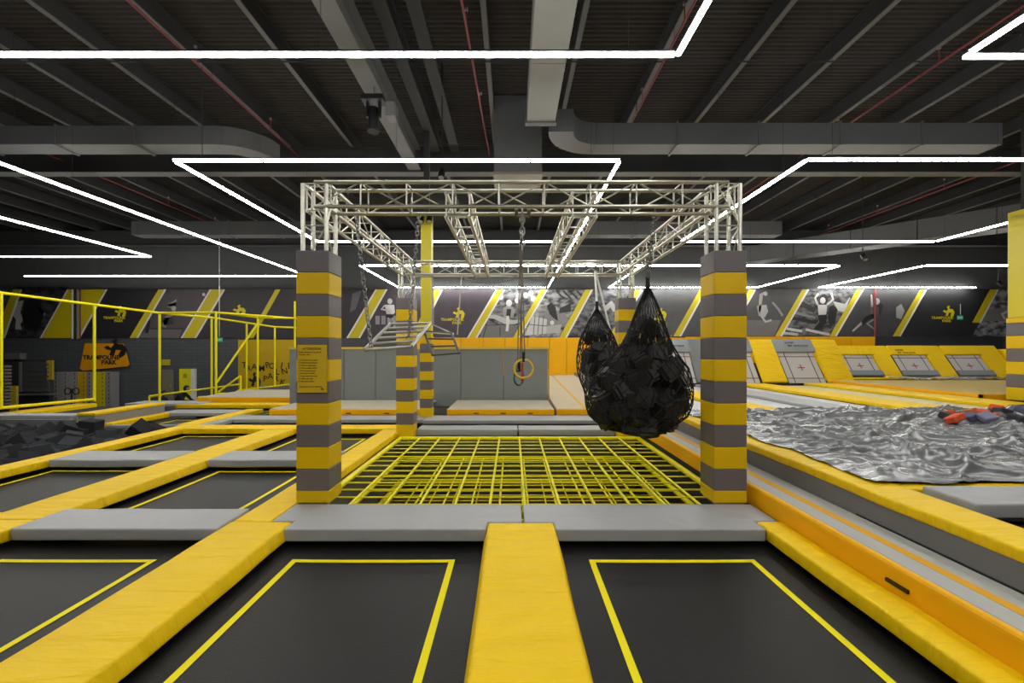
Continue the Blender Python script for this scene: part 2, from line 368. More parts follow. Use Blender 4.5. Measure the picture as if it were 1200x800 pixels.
# ---------------------------------------------------------------- trampolines
BZ = -.16
def trampoline(x0, x1, y0, y1, tx0, tx1, ty0, ty1, label, z=BZ, tw=.05, bedm=None, tapem=None):
    e = empty('trampoline', ((x0+x1)/2, (y0+y1)/2, z-.08), label, 'trampoline')
    bm = bmesh.new(); n = 12; g = [[None]*(n+1) for _ in range(n+1)]
    def hz(u, v): return z - .025*(1-(2*u-1)**4)*(1-(2*v-1)**4)
    for i in range(n+1):
        for j in range(n+1):
            g[i][j] = bm.verts.new((x0+(x1-x0)*i/n, y0+(y1-y0)*j/n, hz(i/n, j/n)))
    for i in range(n):
        for j in range(n): bm.faces.new((g[i][j], g[i+1][j], g[i+1][j+1], g[i][j+1]))
    r = bmesh.ops.extrude_face_region(bm, geom=bm.faces[:])
    for v in r['geom']:
        if isinstance(v, bmesh.types.BMVert): v.co.z -= .01
    obj('bed', bm, bedm or BLK, e, True)
    def strip(ax, c, a0, a1):
        bm = bmesh.new(); m = 14; prev = None
        for k in range(m+1):
            t = a0+(a1-a0)*k/m
            pr = []
            for s in (-tw/2, tw/2):
                X, Yy = (c+s, t) if ax == 'y' else (t, c+s)
                pr.append(bm.verts.new((X, Yy, hz((X-x0)/(x1-x0), (Yy-y0)/(y1-y0))+.003)))
            if prev: bm.faces.new((prev[0], prev[1], pr[1], pr[0]))
            prev = pr
        o = obj('outline_tape', bm, tapem or TYEL, e)
        md = o.modifiers.new('s', 'SOLIDIFY'); md.thickness = .002
    for c in (tx0, tx1): strip('y', c, ty0-tw/2, ty1+tw/2)
    for c in (ty0, ty1): strip('x', c, tx0+tw/2, tx1-tw/2)
    bmf = bmesh.new()
    for a in ((x0-.05, x1+.05, y0-.05, y0), (x0-.05, x1+.05, y1, y1+.05), (x0-.05, x0, y0, y1), (x1, x1+.05, y0, y1)): bx(bmf, a[0], a[1], a[2], a[3], z-.08, z-.01)
    obj('frame', bmf, DARK, e)
    return e
trampoline(-2.30, -.05, .9, 4.72, -1.92, -.53, 1.25, 3.985, 'large black trampoline with yellow outline between the long left pad and the centre pad')
trampoline(.20, 2.54, .9, 4.72, .705, 2.12, 1.25, 3.985, 'large black trampoline with yellow outline right of the centre pad')
trampoline(-4.9, -2.6, .9, 4.6, -4.5, -3.17, 1.25, 3.985, 'black trampoline at the left edge of the picture, nearest row')
trampoline(-4.9, -2.6, 4.9, 7.2, -4.48, -3.18, 5.15, 6.92, 'black trampoline left of the left front pillar')
trampoline(-7.35, -5.1, 4.9, 7.2, -7.05, -5.6, 5.15, 6.95, 'black trampoline in the second row beside the foam pit')
trampoline(-4.9, -2.6, 7.4, 10.0, -4.5, -3.1, 7.8, 9.5, 'black trampoline seen past both sides of the left front pillar')
trampoline(-7.35, -5.1, 7.4, 10.0, -7.03, -5.6, 7.8, 9.75, 'black trampoline in the third row beside the foam pit')
trampoline(-6.9, -2.6, 10.35, 11.1, -6.5, -2.9, 10.5, 11.0, 'narrow black trampoline strip behind the crossing yellow pad', tw=.04)
trampoline(-9.25, -7.75, 10.45, 12.2, -8.95, -8.0, 10.7, 12.05, 'small black trampoline beside the raised grey kerb', tw=.04)
trampoline(-9.0, -7.0, 13.0, 13.9, -8.8, -7.2, 13.1, 13.8, 'far black trampoline in front of the long yellow pad', tw=.03)
trampoline(-12.6, -10.3, 11.6, 13.4, -12.2, -10.7, 11.8, 13.2, 'black trampoline inside the low yellow rail of the cage', tw=.03)
trampoline(-2.1, 2.5, 10.3, 10.95, -1.7, 2.2, 10.45, 10.8, 'narrow black trampoline strip behind the yellow grid', tw=.03)

# pads and mats on the trampoline field ------------------------------------------------
yy, yx = YEL('y'), YEL('x')
pad(-2.76, -2.16, 1.2, 4.44, 0, 'wide yellow pad running up beside the black trampoline, nearest on the left', yy, flare=.04)
pad(-.225, .40, 1.2, 4.42, 0, 'central yellow pad between the two front trampolines', yy, flare=.04)
pad(2.40, 2.65, 1.2, 4.44, 0, 'narrow yellow pad along the right side of the front trampoline', yy)
pad(-5.3, -4.74, 1.2, 4.5, 0, 'yellow pad end peeking in at the left edge beside the grey mat', yy)
pad(-2.76, -2.38, 4.46, 9.7, -.005, 'yellow pad passing behind the left front pillar along the grid pit', yy)
pad(-5.3, -4.70, 4.52, 9.72, 0, 'long yellow pad between the second and third columns of trampolines', yy, flare=.04)
pad(-7.5, -7.14, 3.0, 10.3, 0, 'long yellow pad along the edge of the foam pit', yy)
pad(-7.12, -2.4, 9.76, 10.28, 0, 'yellow pad crossing behind the third row of trampolines', yx)
pad(-7.65, -7.2, 10.32, 13.1, 0, 'yellow pad continuing away from the foam pit corner', yy)
pad(-10.4, -6.9, 13.95, 14.5, .02, 'far yellow pad crossing in front of the seated people', yx)
pad(-13.9, -10.1, 10.35, 10.75, .20, 'grey topped mat lying on the rear wall of the foam pit', GRY, 'mat', .10, 'landing_mat')
pad(-9.5, -9.28, 10.5, 12.5, .0, 'narrow yellow pad at the foot of the raised grey kerb', yy)
prism('landing_mat', [(-2.15, 4.25), (-.25, 4.25), (-.235, 4.43), (.10, 4.43), (.10, 4.955), (-2.37, 4.955), (-2.37, 4.46), (-2.15, 4.46)], -.12, .0, GRY)
tag(bpy.context.scene.collection.objects[-1], 'grey mat at the foot of the left front pillar', 'mat', 'grey mats before the grid')
prism('landing_mat', [(.41, 4.25), (2.39, 4.25), (2.39, 4.46), (2.62, 4.46), (2.62, 4.955), (.12, 4.955), (.12, 4.43), (.405, 4.43)], -.12, .0, GRY)
tag(bpy.context.scene.collection.objects[-1], 'grey mat at the foot of the right front pillar', 'mat', 'grey mats before the grid')
pad(-4.73, -2.78, 4.25, 4.80, .005, 'grey mat nearest on the left, across the first row', GRY, 'mat', .12, 'landing_mat')
pad(-4.68, -2.78, 6.94, 7.58, .005, 'grey mat left of the left front pillar, one row back', GRY, 'mat', .12, 'landing_mat')
pad(-7.12, -5.31, 6.94, 7.58, .005, 'grey mat touching the foam pit pad', GRY, 'mat', .12, 'landing_mat')
pad(-7.18, -6.9, 10.35, 12.0, -.01, 'grey strip mat beside the yellow pad that leaves the pit corner', GRY, 'mat', .1, 'landing_mat')
pad(-6.88, -2.2, 11.15, 11.85, -.01, 'long grey mat below the beige carpeted step, left part', GRY, 'mat', .1, 'landing_mat')
pad(-2.18, 3.0, 11.0, 11.85, -.01, 'long grey mat below the beige carpeted step, centre part', GRY, 'mat', .1, 'landing_mat')
pad(-2.05, .12, 9.66, 10.25, -.005, 'grey mat behind the grid, half with the striped column', GRY, 'mat', .14, 'landing_mat')
pad(.14, 2.2, 9.66, 10.25, -.005, 'grey mat behind the grid, half under the net bags', GRY, 'mat', .14, 'landing_mat')
pad(-9.6, -7.7, 12.25, 12.95, 0, 'grey mat behind the small trampoline at the kerb end', GRY, 'mat', .1, 'landing_mat')
pad(-12.0, -9.7, 14.0, 14.8, .05, 'pale grey mat behind the cage rail corner', GRY, 'mat', .1, 'landing_mat')
pad(-9.3, -7.55, 10.35, 10.42, -.02, 'thin grey edge mat at the corner of the foam pit', GRY, 'mat', .08, 'landing_mat', None, .015)
# raised kerb and pit rear wall
e = empty('raised_kerb', (-9.7, 11.4, 0), 'raised grey kerb with a yellow top behind the foam pit', 'kerb')
box('kerb_body', -9.9, -9.52, 10.32, 12.4, -.1, .2, mat('kerb_grey', '8d8b86', .6, var=.15), e, .01); box('yellow_cap', -9.92, -9.5, 10.3, 12.42, .2, .26, yy, e, .015)
o = box('pit_wall', -15, -9.95, 10.22, 10.32, -.75, .12, mat('pit_wall_grey', '6c6d6d', .65, var=.15), None, .01); tag(o, 'grey padded rear wall of the foam pit', 'wall pad')

# foam pit blocks
FOAMS = [mat('foam_%d' % i, c, .95, bump=.3, nscale=90) for i, c in enumerate(('24262a', '1b1d20', '303237', '292b31'))]
cubes = []
for m in FOAMS:
    bm = bmesh.new(); bx(bm, -.15, .15, -.15, .15, -.15, .15); bmesh.ops.bevel(bm, geom=bm.edges[:], offset=.012, segments=1, affect='EDGES')
    me = bpy.data.meshes.new('foam_block'); bm.to_mesh(me); bm.free(); me.materials.append(m); cubes.append(me)
def foam(loc, rot, s, label, group, me=None):
    o = bpy.data.objects.new('foam_block', me or R.choice(cubes)); o.location = loc; o.rotation_euler = rot; o.scale = s; C.objects.link(o)
    return tag(o, label, 'foam block', group)
n_f = 0
for i in range(15):
    for j in range(15):
        x = -7.75-.31*i+R.uniform(-.08, .08); y = 5.75+.315*j+R.uniform(-.08, .08)
        if y > 10.0 or x < -(y*1.16+.2): continue
        if x > -7.72: x = -7.76
        top = -.20+.10*math.sin(x*1.3)*math.cos(y*1.1)+R.uniform(-.06, .1)+(.08 if R.random() < .15 else 0)
        foam((x, y, top), (R.uniform(-.6, .6), R.uniform(-.6, .6), R.uniform(0, 3)), (R.uniform(.9, 1.15), R.uniform(.9, 1.15), R.uniform(.75, 1)),
             'dark grey foam block lying loose in the foam pit on the left', 'foam blocks in the pit'); n_f += 1

for px, py, Y, rot, lab in ((107, 500, 9.95, (.05, .1, .1), 'very dark foam block standing upright against the rear right corner of the pit'), (164, 504, 9.6, (.6, .75, .4), 'dark foam block sticking up on one corner close to the long yellow pad'),
                              (26, 513, 9.3, (.7, .5, .8), 'dark foam block tilted up in front of the pit\'s rear wall'), (56, 508, 9.5, (.5, .7, .3), 'black foam block leaning up behind the pile in the pit'), (78, 505, 9.7, (.3, .5, 1.2), 'foam block lying highest on the pile near the pit\'s rear wall')):
    foam(D(px, py, Y), rot, (1.1, 1.0, 1.0), lab, 'foam blocks standing out in the pit', cubes[1])
# ---------------------------------------------------------------- grid pit: three stacked yellow bar grids
for k, (z, off, lab, rl, rc) in enumerate([(-.13, 0, 'top yellow steel bar grid over the pit', .018, .011), (-.55, .2, 'middle yellow bar grid hanging below the top one', .016, .010), (-1.0, .09, 'lowest yellow bar grid, just above the pit floor', .014, .010)]):
    e = empty('climbing_grid', (.15, 7.1, z), lab, 'grid', 'stacked grids in the pit')
    x0, x1, y0, y1 = -2.30, 2.60, 5.0, 9.32
    for a, b in (((x0, y0), (x1, y0)), ((x0, y1), (x1, y1)), ((x0, y0), (x0, y1)), ((x1, y0), (x1, y1))):
        bar('frame_rail', (a[0], a[1], z), (b[0], b[1], z), .042, BARY, e, 12)
    n = 12
    for i in range(1, n):
        x = x0+(x1-x0)*(i+(off if k else 0))/n
        if x < x1-.05: bar('long_bar', (x, y0, z+.01), (x, y1, z+.01), rl, BARY, e, 8)
    m_ = 14
    for j in range(1, m_):
        y = y0+(y1-y0)*(j+(off if k else 0))/m_
        bar('cross_bar', (x0, y, z-.012), (x1, y, z-.012), rc, BARY, e, 8)
for i, (x, side) in enumerate(((-2.40, 'left'), (2.68, 'right'))):
    o = box('pit_lining', min(x, x+.03), max(x, x+.03), 4.97, 9.62, FZ, -.13, mat('pit_lining', '55544f', .6, var=.2)); tag(o, 'dark grey lining on the %s side of the grid pit' % side, 'lining')
o = box('pit_lining', -2.36, 2.62, 9.6, 9.63, FZ, -.14, MATS['pit_lining']); tag(o, 'grey lining on the rear side of the grid pit', 'lining')
for i in range(7):
    o = box('floor_slat', -2.2, 2.5, 5.3+i*.6, 5.52+i*.6, FZ, FZ+.06, mat('brown_board', '5d4a38', .7, var=.3)); tag(o, 'brown board on the pit floor under the grids', 'board', 'boards on the pit floor')

# ---------------------------------------------------------------- striped pillars with truss columns
def braces(e, P, U, W, L, s, n, m=ALU, r=.0095, flip=False):
    """box truss: P start, U along, W the two side vectors (centre line start)"""
    w1, w2 = W
    cor = [P+w1*a*s/2+w2*b*s/2 for a, b in ((-1, -1), (1, -1), (1, 1), (-1, 1))]
    for c in cor: bar('chord', c, c+U*L, .023, m, e, 10)
    for f in range(4):
        A, B = cor[f], cor[(f+1) % 4]; zig = (f % 2 == 1) if abs(U.z) < .5 else (f == 0 or f == 1)
        for i in range(n+1):
            t = L*i/n
            bar('strut', A+U*t, B+U*t, r, m, e, 6)
            if i < n and zig:
                q = ((i+f) % 2 == 0)
                a, b = (A, B) if q else (B, A)
                bar('diagonal', a+U*t, b+U*(L*(i+1)/n), r, m, e, 6)
XU, YU, ZU = Vector((1, 0, 0)), Vector((0, 1, 0)), Vector((0, 0, 1))
def pillar(cx, y0, zb, label, pid):
    cy = y0+.185; e = empty('striped_pillar', (cx, cy, zb), label, 'pillar', 'striped pillars of the truss frame')
    zs = [zb, .14]+[.14+.24*i for i in range(1, 12)]
    for i in range(len(zs)-1):
        col = BANDY if i % 2 == 0 else BANDG
        box('band', cx-.18, cx+.18, y0, y0+.37, zs[i], zs[i+1]-.002, col, e, .006, 1)
    braces(e, Vector((cx, cy, 2.6)), ZU, (XU, YU), .93, .26, 2)
    box('base_plate', cx-.16, cx+.16, y0+.02, y0+.35, -.3 if zb < 0 else -.02, zb, ALU2, e)
    return e
PX0, PX1 = -2.19, 2.40
pillar(PX0, 4.965, .004, 'striped pillar standing left with the yellow notice on it', 0)
pillar(PX1, 4.965, .004, 'striped pillar standing right of the net bags, nearest', 1)
pillar(-2.23, 9.4, -.14, 'rear striped pillar behind the hanging ladder', 2)
pillar(2.40, 9.4, -.14, 'rear striped pillar behind the net bags', 3)
TZ = 3.41; CYF, CYR = 5.15, 9.58
def beam(P, U, L, label, n=8, s=.27, z=None):
    e = empty('truss_beam', P, label, 'truss', 'aluminium truss beams of the frame')
    W = (XU, ZU) if abs(U.y) > .5 else (YU, ZU)
    braces(e, Vector(P), U, W, L, s, n)
beam((PX0, CYF, TZ), XU, PX1-PX0, 'front aluminium truss beam joining the two front pillars', 9)
beam((-2.23, CYR, TZ), XU, 4.63, 'rear aluminium truss beam joining the two rear pillars', 9)
beam((PX0-.01, CYF, TZ), YU, CYR-CYF, 'side aluminium truss beam over the hanging ladder', 9)
beam((PX1, CYF, TZ), YU, CYR-CYF, 'side aluminium truss beam over the net bags', 9)
beam((-.63, CYF+.1, TZ-.04), YU, CYR-CYF-.1, 'inner aluminium truss beam left of the rings', 9)
beam((.84, CYF+.1, TZ-.04), YU, CYR-CYF-.1, 'inner aluminium truss beam right of the rings', 9)

# notice on the left pillar
e = empty('notice_board', (-2.2, 4.95, 1.2), 'yellow notice board with small dark text on the left front pillar', 'sign')
a = D(349, 404, 4.955); b = D(383.5, 460, 4.955)
box('board', a.x, b.x, 4.94, 4.955, b.z, a.z, mat('notice_yellow', 'CFAE10', .5), e, .004, 1)
INK = mat('brown_ink', '5a3e10', .7)
obj('heading', text_bm('ATTENTION', .036, ((a.x+b.x)/2, 4.938, a.z-.055)), INK, e)
lines = ['Before using the area, please', 'read the rules:', '', '1. One person at a time', '2. Remove hard objects', '3. Hold on with hands', '4. Do not swing others', '5. Do not jump down', '6. No food or drink', '7. Keep away from nets', '8. Follow the staff', '9. Ask when unsure', '', 'Thank you for your attention']
bmA = None
for i, s in enumerate(lines):
    if not s: continue
    obj('text_line', text_bm(s, .021, (a.x+.02, 4.938, a.z-.085-i*.029), align='LEFT'), INK, e)
flat('emblem', [(b.x-.07+p[0]*.04, b.z+.025+p[1]*.035) for p in EMB], 4.938, INK, e, .002)

# ---------------------------------------------------------------- things hanging from the truss
CH = mat('chain_steel', '8d8f90', .35, metal=.9)
def chain(a, b, label, sag=0, link=.075, r=.008):
    o = obj('chain', chain_bm(a, b, link, r, sag), CH, None, True); return tag(o, label, 'chain')
# ladder A (flat lying) and ladder B (dropping)
def ladder(c, n, label, rr=.02, skip_mid=False, rm=None):
    """c = four corners: rail1 start, rail1 end, rail2 start, rail2 end"""
    e = empty('hanging_ladder', c[0], label, 'ladder', 'steel ladders hung on chains')
    bar('side_rail', c[0], c[1], rr, rm or ALU2, e); bar('side_rail', c[2], c[3], rr, rm or ALU2, e)
    for i in range(n):
        t = i/(n-1); bar('rung', Vector(c[0]).lerp(c[1], t), Vector(c[2]).lerp(c[3], t), rr*.75, rm or ALU2, e)
    return e
l0, l1, l2, l3 = D(427, 410, 5.3), D(457.5, 379.5, 6.7), D(482, 406, 5.4), D(504, 378.5, 6.8)
ladder([l0, l1, l2, l3], 6, 'silver ladder hanging level on chains', .024)
m0, m1, m2, m3 = D(497, 388, 6.3), D(507, 416, 5.6), D(529, 390, 6.4), D(538, 413.5, 5.7)
DST = mat('dull_dark_steel', '4d5350', .45, metal=.7)
ladder([m0, m1, m2, m3], 4, 'dark steel ladder dropping down beside the silver one', .016, rm=DST)
ladder([D(504, 379, 6.8), D(497, 389, 6.3), D(531, 391, 6.8), D(529, 391.5, 6.4)], 2, 'short steel link frame between the two ladders', .014)
chain(D(417, 250, 5.45), l0+Vector((.05, .1, .02)), 'chain nearest the left pillar holding the silver ladder')
chain(D(491, 250, 5.9), D(478, 404, 5.9), 'chain in front of the yellow column holding the silver ladder')
chain(D(507, 322, 9.3), l3+Vector((.03, .05, 0)), 'thin rear chain holding the silver ladder', link=.06, r=.006)
chain(D(417, 240, 5.3)+Vector((0, 0, 0)), D(417, 250, 5.45), 'short shackle chain on the front truss', link=.06)
# rings
ry = 6.1
chain(D(612, 246, 5.25), D(612, 296, 5.25), 'thick chain in the middle of the front truss', link=.09, r=.011)
bm = bmesh.new()
for dx in (-.07, .07): bx(bm, .12+dx-.02, .12+dx+.02, 5.0, 5.3, 3.235, 3.27)
bx(bm, 0.05, .19, 5.13, 5.17, 3.2, 3.235); bx(bm, .1, .14, 5.13, 5.17, 3.14, 3.2); tag(obj('beam_clamp', bm, mat('dull_clamp', '77766f', .5, metal=.6)), 'metal clamp on the middle of the front truss', 'clamp')
for (px, ang, c, lab, cy_, rad, z) in ((608, .9, 'green and yellow', 'green', 442, .105, 0), (613.5, 0, 'yellow', 'yellow', 432, .125, 0)):
    e = empty('gymnastic_ring', D(px, cy_, ry), '%s gymnastic ring on long dark ropes, %s' % (c, 'in front' if lab == 'yellow' else 'hanging lower behind'), 'ring', 'gymnastic rings')
    bm = bmesh.new(); cc = D(px, cy_, ry if lab == 'yellow' else ry+.12)
    tube(bm, [cc+Vector((math.cos(t)*rad*math.cos(ang), math.cos(t)*rad*math.sin(ang), math.sin(t)*rad)) for t in [2*math.pi*k/32 for k in range(32)]], .0145, 8, True)
    obj('ring', bm, mat('ring_'+lab, 'E2B818' if lab == 'yellow' else '2f5f4a', .4), e, True)
    top = cc+Vector((0, 0, rad))
    for dx in (-.018, .018): bar('rope', top+Vector((dx, 0, 0)), Vector((top.x+dx, 5.3+.2, 3.1)) if False else Vector((.12+dx*.5, cc.y, 3.152)), .008, mat('brown_rope', '6f665c', .9), e, 6)
    bar('strap_sleeve', top+Vector((0, 0, -.03)), top+Vector((0, 0, .1)), .02, BLK2, e, 8)
e = bar('ring_tape', D(612, 447, ry+.03), D(612, 425, ry+.03), .016, mat('red_tape', 'b5402f', .6)); tag(e, 'red taped strap between the two rings', 'strap')
e = bar('hook_bar', (.12, 5.14, 3.15), (.12, 6.28, 3.15), .014, ALU2); tag(e, 'thin steel bar holding the ring ropes below the truss', 'bar')
# rope sagging at rear truss
o = obj('rope', chain_bm(D(545, 326, 9.4), D(606, 322, 9.4), .06, .008, .14), CH, None, True); tag(o, 'pale rope sagging below the rear truss', 'rope')
o = bar('rope', D(541, 322, 9.4), D(536, 392, 9.4), .013, mat('pale_rope', 'b9b4a8', .9)); tag(o, 'pale rope hanging straight from the rear truss', 'rope')

# net bags
def bag(levels, Y, depth, label, gname, nblk, apex_to, cords):
    """levels: list of (py, xl, xr) silhouettes; builds a diamond net and packs blocks inside"""
    rows = []
    for (py, xl, xr) in levels:
        c = D((xl+xr)/2, py, Y); r = (xr-xl)/2/F*Y; rows.append((c, r))
    e = empty('net_bag', rows[-1][0], label, 'net', 'black net bags')
    # resample
    M = 22; N = 26
    def at(t):
        f = t*(len(rows)-1); i = min(int(f), len(rows)-2); u = f-i
        return rows[i][0].lerp(rows[i+1][0], u), rows[i][1]*(1-u)+rows[i+1][1]*u
    bm = bmesh.new(); g = []
    for i in range(M+1):
        c, r = at(i/M); ring = []
        for k in range(N):
            a = 2*math.pi*(k+.5*(i % 2))/N
            nn = 1+.05*noise.noise(Vector((math.cos(a)*2, math.sin(a)*2, i*.25)))*(1 if r > .15 else .2)
            ring.append(bm.verts.new(c+Vector((math.cos(a)*r*nn, math.sin(a)*r*depth*nn, 0))))
        g.append(ring)
    for i in range(0, M-1):
        for k in range(N):
            # diamond: (i,k) (i+1, left/right) (i+2,k)
            if i % 2 == 0: l_, r_ = g[i+1][(k-1) % N], g[i+1][k]
            else: l_, r_ = g[i+1][k], g[i+1][(k+1) % N]
            bm.faces.new((g[i][k], l_, g[i+2][k], r_))
    o = obj('netting', bm, mat('black_net', '0b0b0c', .7), e)
    w = o.modifiers.new('w', 'WIREFRAME'); w.thickness = .013; w.use_even_offset = False
    # knotted neck
    c0, r0 = at(0); bar('neck_binding', c0-Vector((0, 0, .1)), c0+Vector((0, 0, .13)), .028, MATS['black_net'], e, 10)
    for q in range(cords):
        a = R.uniform(math.pi, 2*math.pi); t = R.uniform(.22, .32); c, r = at(t)
        p = c+Vector((math.cos(a)*r, math.sin(a)*r*depth-.01, 0))
        bar('yellow_cord', p, p+Vector((R.uniform(-.02, .02), 0, R.uniform(-.09, .09))), .005, mat('cord_yellow', 'B99A50', .8), e, 5)
    # blocks
    blk = mat('black_foam', '19191b', .5, bump=.1, nscale=20, spec=.5); bm = bmesh.new(); bx(bm, -.13, .13, -.13, .13, -.13, .13)
    bmesh.ops.bevel(bm, geom=bm.edges[:], offset=.04, segments=3, affect='EDGES'); me = bpy.data.meshes.new('foam_block'); bm.to_mesh(me); bm.free(); me.materials.append(blk)
    pts = []; tries = 0
    while len(pts) < nblk and tries < 6000:
        tries += 1; t = R.uniform(.22, .87); c, r = at(t)
        if r < .14: continue
        rr = max(0, r-.2)*math.sqrt(R.random()) if R.random() < .4 else max(0, r-.2); a = R.uniform(0, 2*math.pi)
        p = c+Vector((math.cos(a)*rr, math.sin(a)*rr*depth, 0))
        if all((p-q).length > .15 for q in pts): pts.append(p)
    for p in pts:
        foam(p, (R.uniform(-.5, .5), R.uniform(-.5, .5), R.uniform(0, 3)), (1, 1, 1), 'black foam block packed inside the %s net bag' % gname, 'blocks in the %s net bag' % gname, me)
    return e, c0
b2, apex2 = bag([(336, 757, 761), (350, 751, 768), (368, 744, 775), (385, 738, 781), (402, 730, 787), (418, 716, 796), (432, 703, 806), (446, 694, 809), (460, 688, 810), (474, 686, 809), (486, 690, 805), (496, 700, 792), (503, 714, 776), (508, 738, 760)], 6.0, .75,
    'large black net bag full of foam blocks, the nearer of the two', 'nearer', 80, None, 12)
b1, apex1 = bag([(362, 698, 701), (372, 692, 707), (384, 686, 714), (396, 680, 721), (408, 677, 725), (422, 676, 727), (436, 677, 727), (448, 680, 727), (460, 685, 727), (472, 686, 725), (482, 688, 722), (490, 696, 716), (494, 702, 710)], 7.6, .85,
    'smaller black net bag hanging behind the large one', 'smaller', 42, None, 9)
o = bar('net_knot', D(734, 404, 5.7), D(738, 386, 5.75), .03, MATS['black_net']); tag(o, 'gathered knot of black net on the large bag, facing the rings', 'net')
chain(D(768, 245, 5.3), Vector((apex2.x, apex2.y, apex2.z+.12)), 'chain from the front truss to the large net bag')
o = bar('hanging_rope', D(697, 318, 9.44), apex1+Vector((0, 0, .1)), .02, WHT); tag(o, 'white rope holding the smaller net bag', 'rope')
o = bar('hanging_rope', D(698, 318, 9.44), D(717, 395, 9.2), .02, WHT); tag(o, 'white rope slanting down behind the smaller net bag', 'rope')

# ---------------------------------------------------------------- right side: long step, raised deck
e = empty('foam_runway', (2.9, 6, -.05), 'low grey step with a yellow stripe and orange edge along the right', 'step')
box('grey_top', 2.70, 3.125, .8, 10.6, .12, .19, mat('runway_carpet', 'B8B8B5', .85, bump=.3, nscale=80, var=.1), e, .01, 1)
box('orange_edge', 2.655, 2.735, .8, 10.6, -.05, .185, ORG, e, .035, 3)
box('yellow_stripe', 2.86, 2.935, .8, 10.6, .188, .193, mat('stripe_yellow', 'DFA51A', .8), e)
box('pull_strap', 2.638, 2.654, 3.02, 3.2, .05, .075, BLK2, e)
o = box('deck_wall', 3.13, 3.2, .8, 10.6, .0, .40, mat('deck_wall_grey', '6f6f6e', .55, var=.12, bump=.2, nscale=4), None, .01); tag(o, 'long dark grey side wall of the raised deck', 'wall pad')
DZ = .46
pad(3.12, 3.52, .8, 10.6, DZ, 'yellow pad on top of the dark grey deck wall', yy, th=.09)
pad(3.54, 9.5, 4.02, 4.22, DZ-.01, 'yellow pad crossing in front of the grey plastic sheet', yx, th=.1)
pad(3.60, 9.0, 3.5, 3.98, DZ+.03, 'grey mat on the raised deck at the right edge', GRY, 'mat', .12, 'landing_mat')
trampoline(3.6, 9, .9, 3.45, 4.0, 8.5, 1.2, 3.2, 'black trampoline on the raised deck below the grey mat', z=DZ-.12)
pad(3.54, 13, 8.92, 9.35, DZ, 'yellow pad along the far side of the grey plastic sheet', yx, th=.1)
pad(4.9, 5.7, 9.4, 16.6, DZ-.02, 'yellow pad running to the wall trampolines behind the right pillar', yy, th=.1)
pad(6.8, 7.6, 9.4, 16.8, DZ-.03, 'grey pad running away beyond the plastic sheet', GRY, th=.1)
pad(8.55, 9.5, 9.4, 17.0, DZ, 'yellow pad running away beyond the plastic sheet', yy, th=.1)
pad(10.9, 11.9, 9.4, 16.9, DZ+.02, 'second yellow pad running away beyond the plastic sheet', yy, th=.1)
LB = mat('light_bed', 'C9C9C9', .5)
trampoline(7.65, 8.5, 9.5, 16.6, 7.75, 8.4, 9.7, 16.4, 'long pale trampoline lane between the grey and yellow pads', z=DZ-.1, bedm=LB, tapem=LB, tw=.03)
trampoline(9.55, 10.85, 9.5, 16.6, 9.7, 10.7, 9.7, 16.4, 'cream trampoline lane between the two yellow pads', z=DZ-.06, bedm=mat('cream_bed', 'D9C98A', .6), tapem=LB, tw=.03)
trampoline(3.6, 4.85, 9.5, 16.6, 3.9, 4.5, 9.7, 16.4, 'pale trampoline lane behind the right pillar', z=DZ-.1, bedm=LB, tapem=LB, tw=.03)
trampoline(5.75, 6.75, 9.5, 16.6, 5.9, 6.6, 9.7, 16.4, 'narrow pale trampoline lane right of the right pillar', z=DZ-.1, bedm=LB, tapem=LB, tw=.03)
e = empty('carpeted_mat', (12.7, 13, .5), 'beige carpeted mat with an orange edge before the far wall trampolines', 'mat')
box('carpet_top', 12.0, 19, 11.6, 17.0, DZ+.05, DZ+.11, mat('beige_carpet', 'CFB26A', .9, var=.15), e, .01); box('orange_edge', 11.96, 12.02, 11.54, 17.0, DZ-.05, DZ+.1, ORG, e); box('orange_edge', 11.96, 19, 11.54, 11.6, DZ-.05, DZ+.1, ORG, e)
pad(13.2, 22, 18.75, 19.3, DZ+.08, 'yellow ledge pad at the foot of the far wall trampolines', yx, th=.12)

# crumpled plastic sheet over the pit
def crumple(nx, ny, x0, x1, y0, y1, f, name, m, label):
    bm = bmesh.new(); g = []
    for i in range(nx+1):
        col = []
        for j in range(ny+1):
            u, v = i/nx, j/ny; x = x0+(x1-x0)*u; y = y0+(y1-y0)*v
            col.append(bm.verts.new(f(x, y, u, v)))
        g.append(col)
    for i in range(nx):
        for j in range(ny): bm.faces.new((g[i][j], g[i+1][j], g[i+1][j+1], g[i][j+1]))
    o = obj(name, bm, m, None, True); return tag(o, label, 'sheet')
def fold(x, y, u, v):
    q = Vector((x, y, 0)); w = Vector((noise.noise(q*.9), noise.noise(q*.9+Vector((7.1, 2.3, 1.7))), 0))*.45
    a = 1-abs(noise.noise((q+w)*1.35))*2.4
    b = 1-abs(noise.noise((q+w*1.6)*3.1+Vector((5, 3, 0))))*2.6
    c = 1-abs(noise.noise((q+w)*6.5+Vector((1, 8, 0))))*2.5
    q2 = Vector((x*.55+y*.5, -x*.35+y*1.2, 2))
    d = 1-abs(noise.noise((q2+w*.8)*1.5))*3.2
    hgt = .045*max(a, 0)**2+.085*max(d, 0)**2.2+.03*max(b, 0)**3+.018*max(c, 0)**2
    edge = min(1, min(u, 1-u, v*1.0, 1-v)*14)
    xx = x+.12*noise.noise(q*1.7)*(1-edge)
    base = DZ+.01+.10*edge*(.5+.5*math.sin(x*.8+1)*math.cos(y*.9))
    return (xx, y+.10*noise.noise(q*1.9+Vector((3, 0, 0)))*(1-edge), base+hgt*(.25+.75*edge))
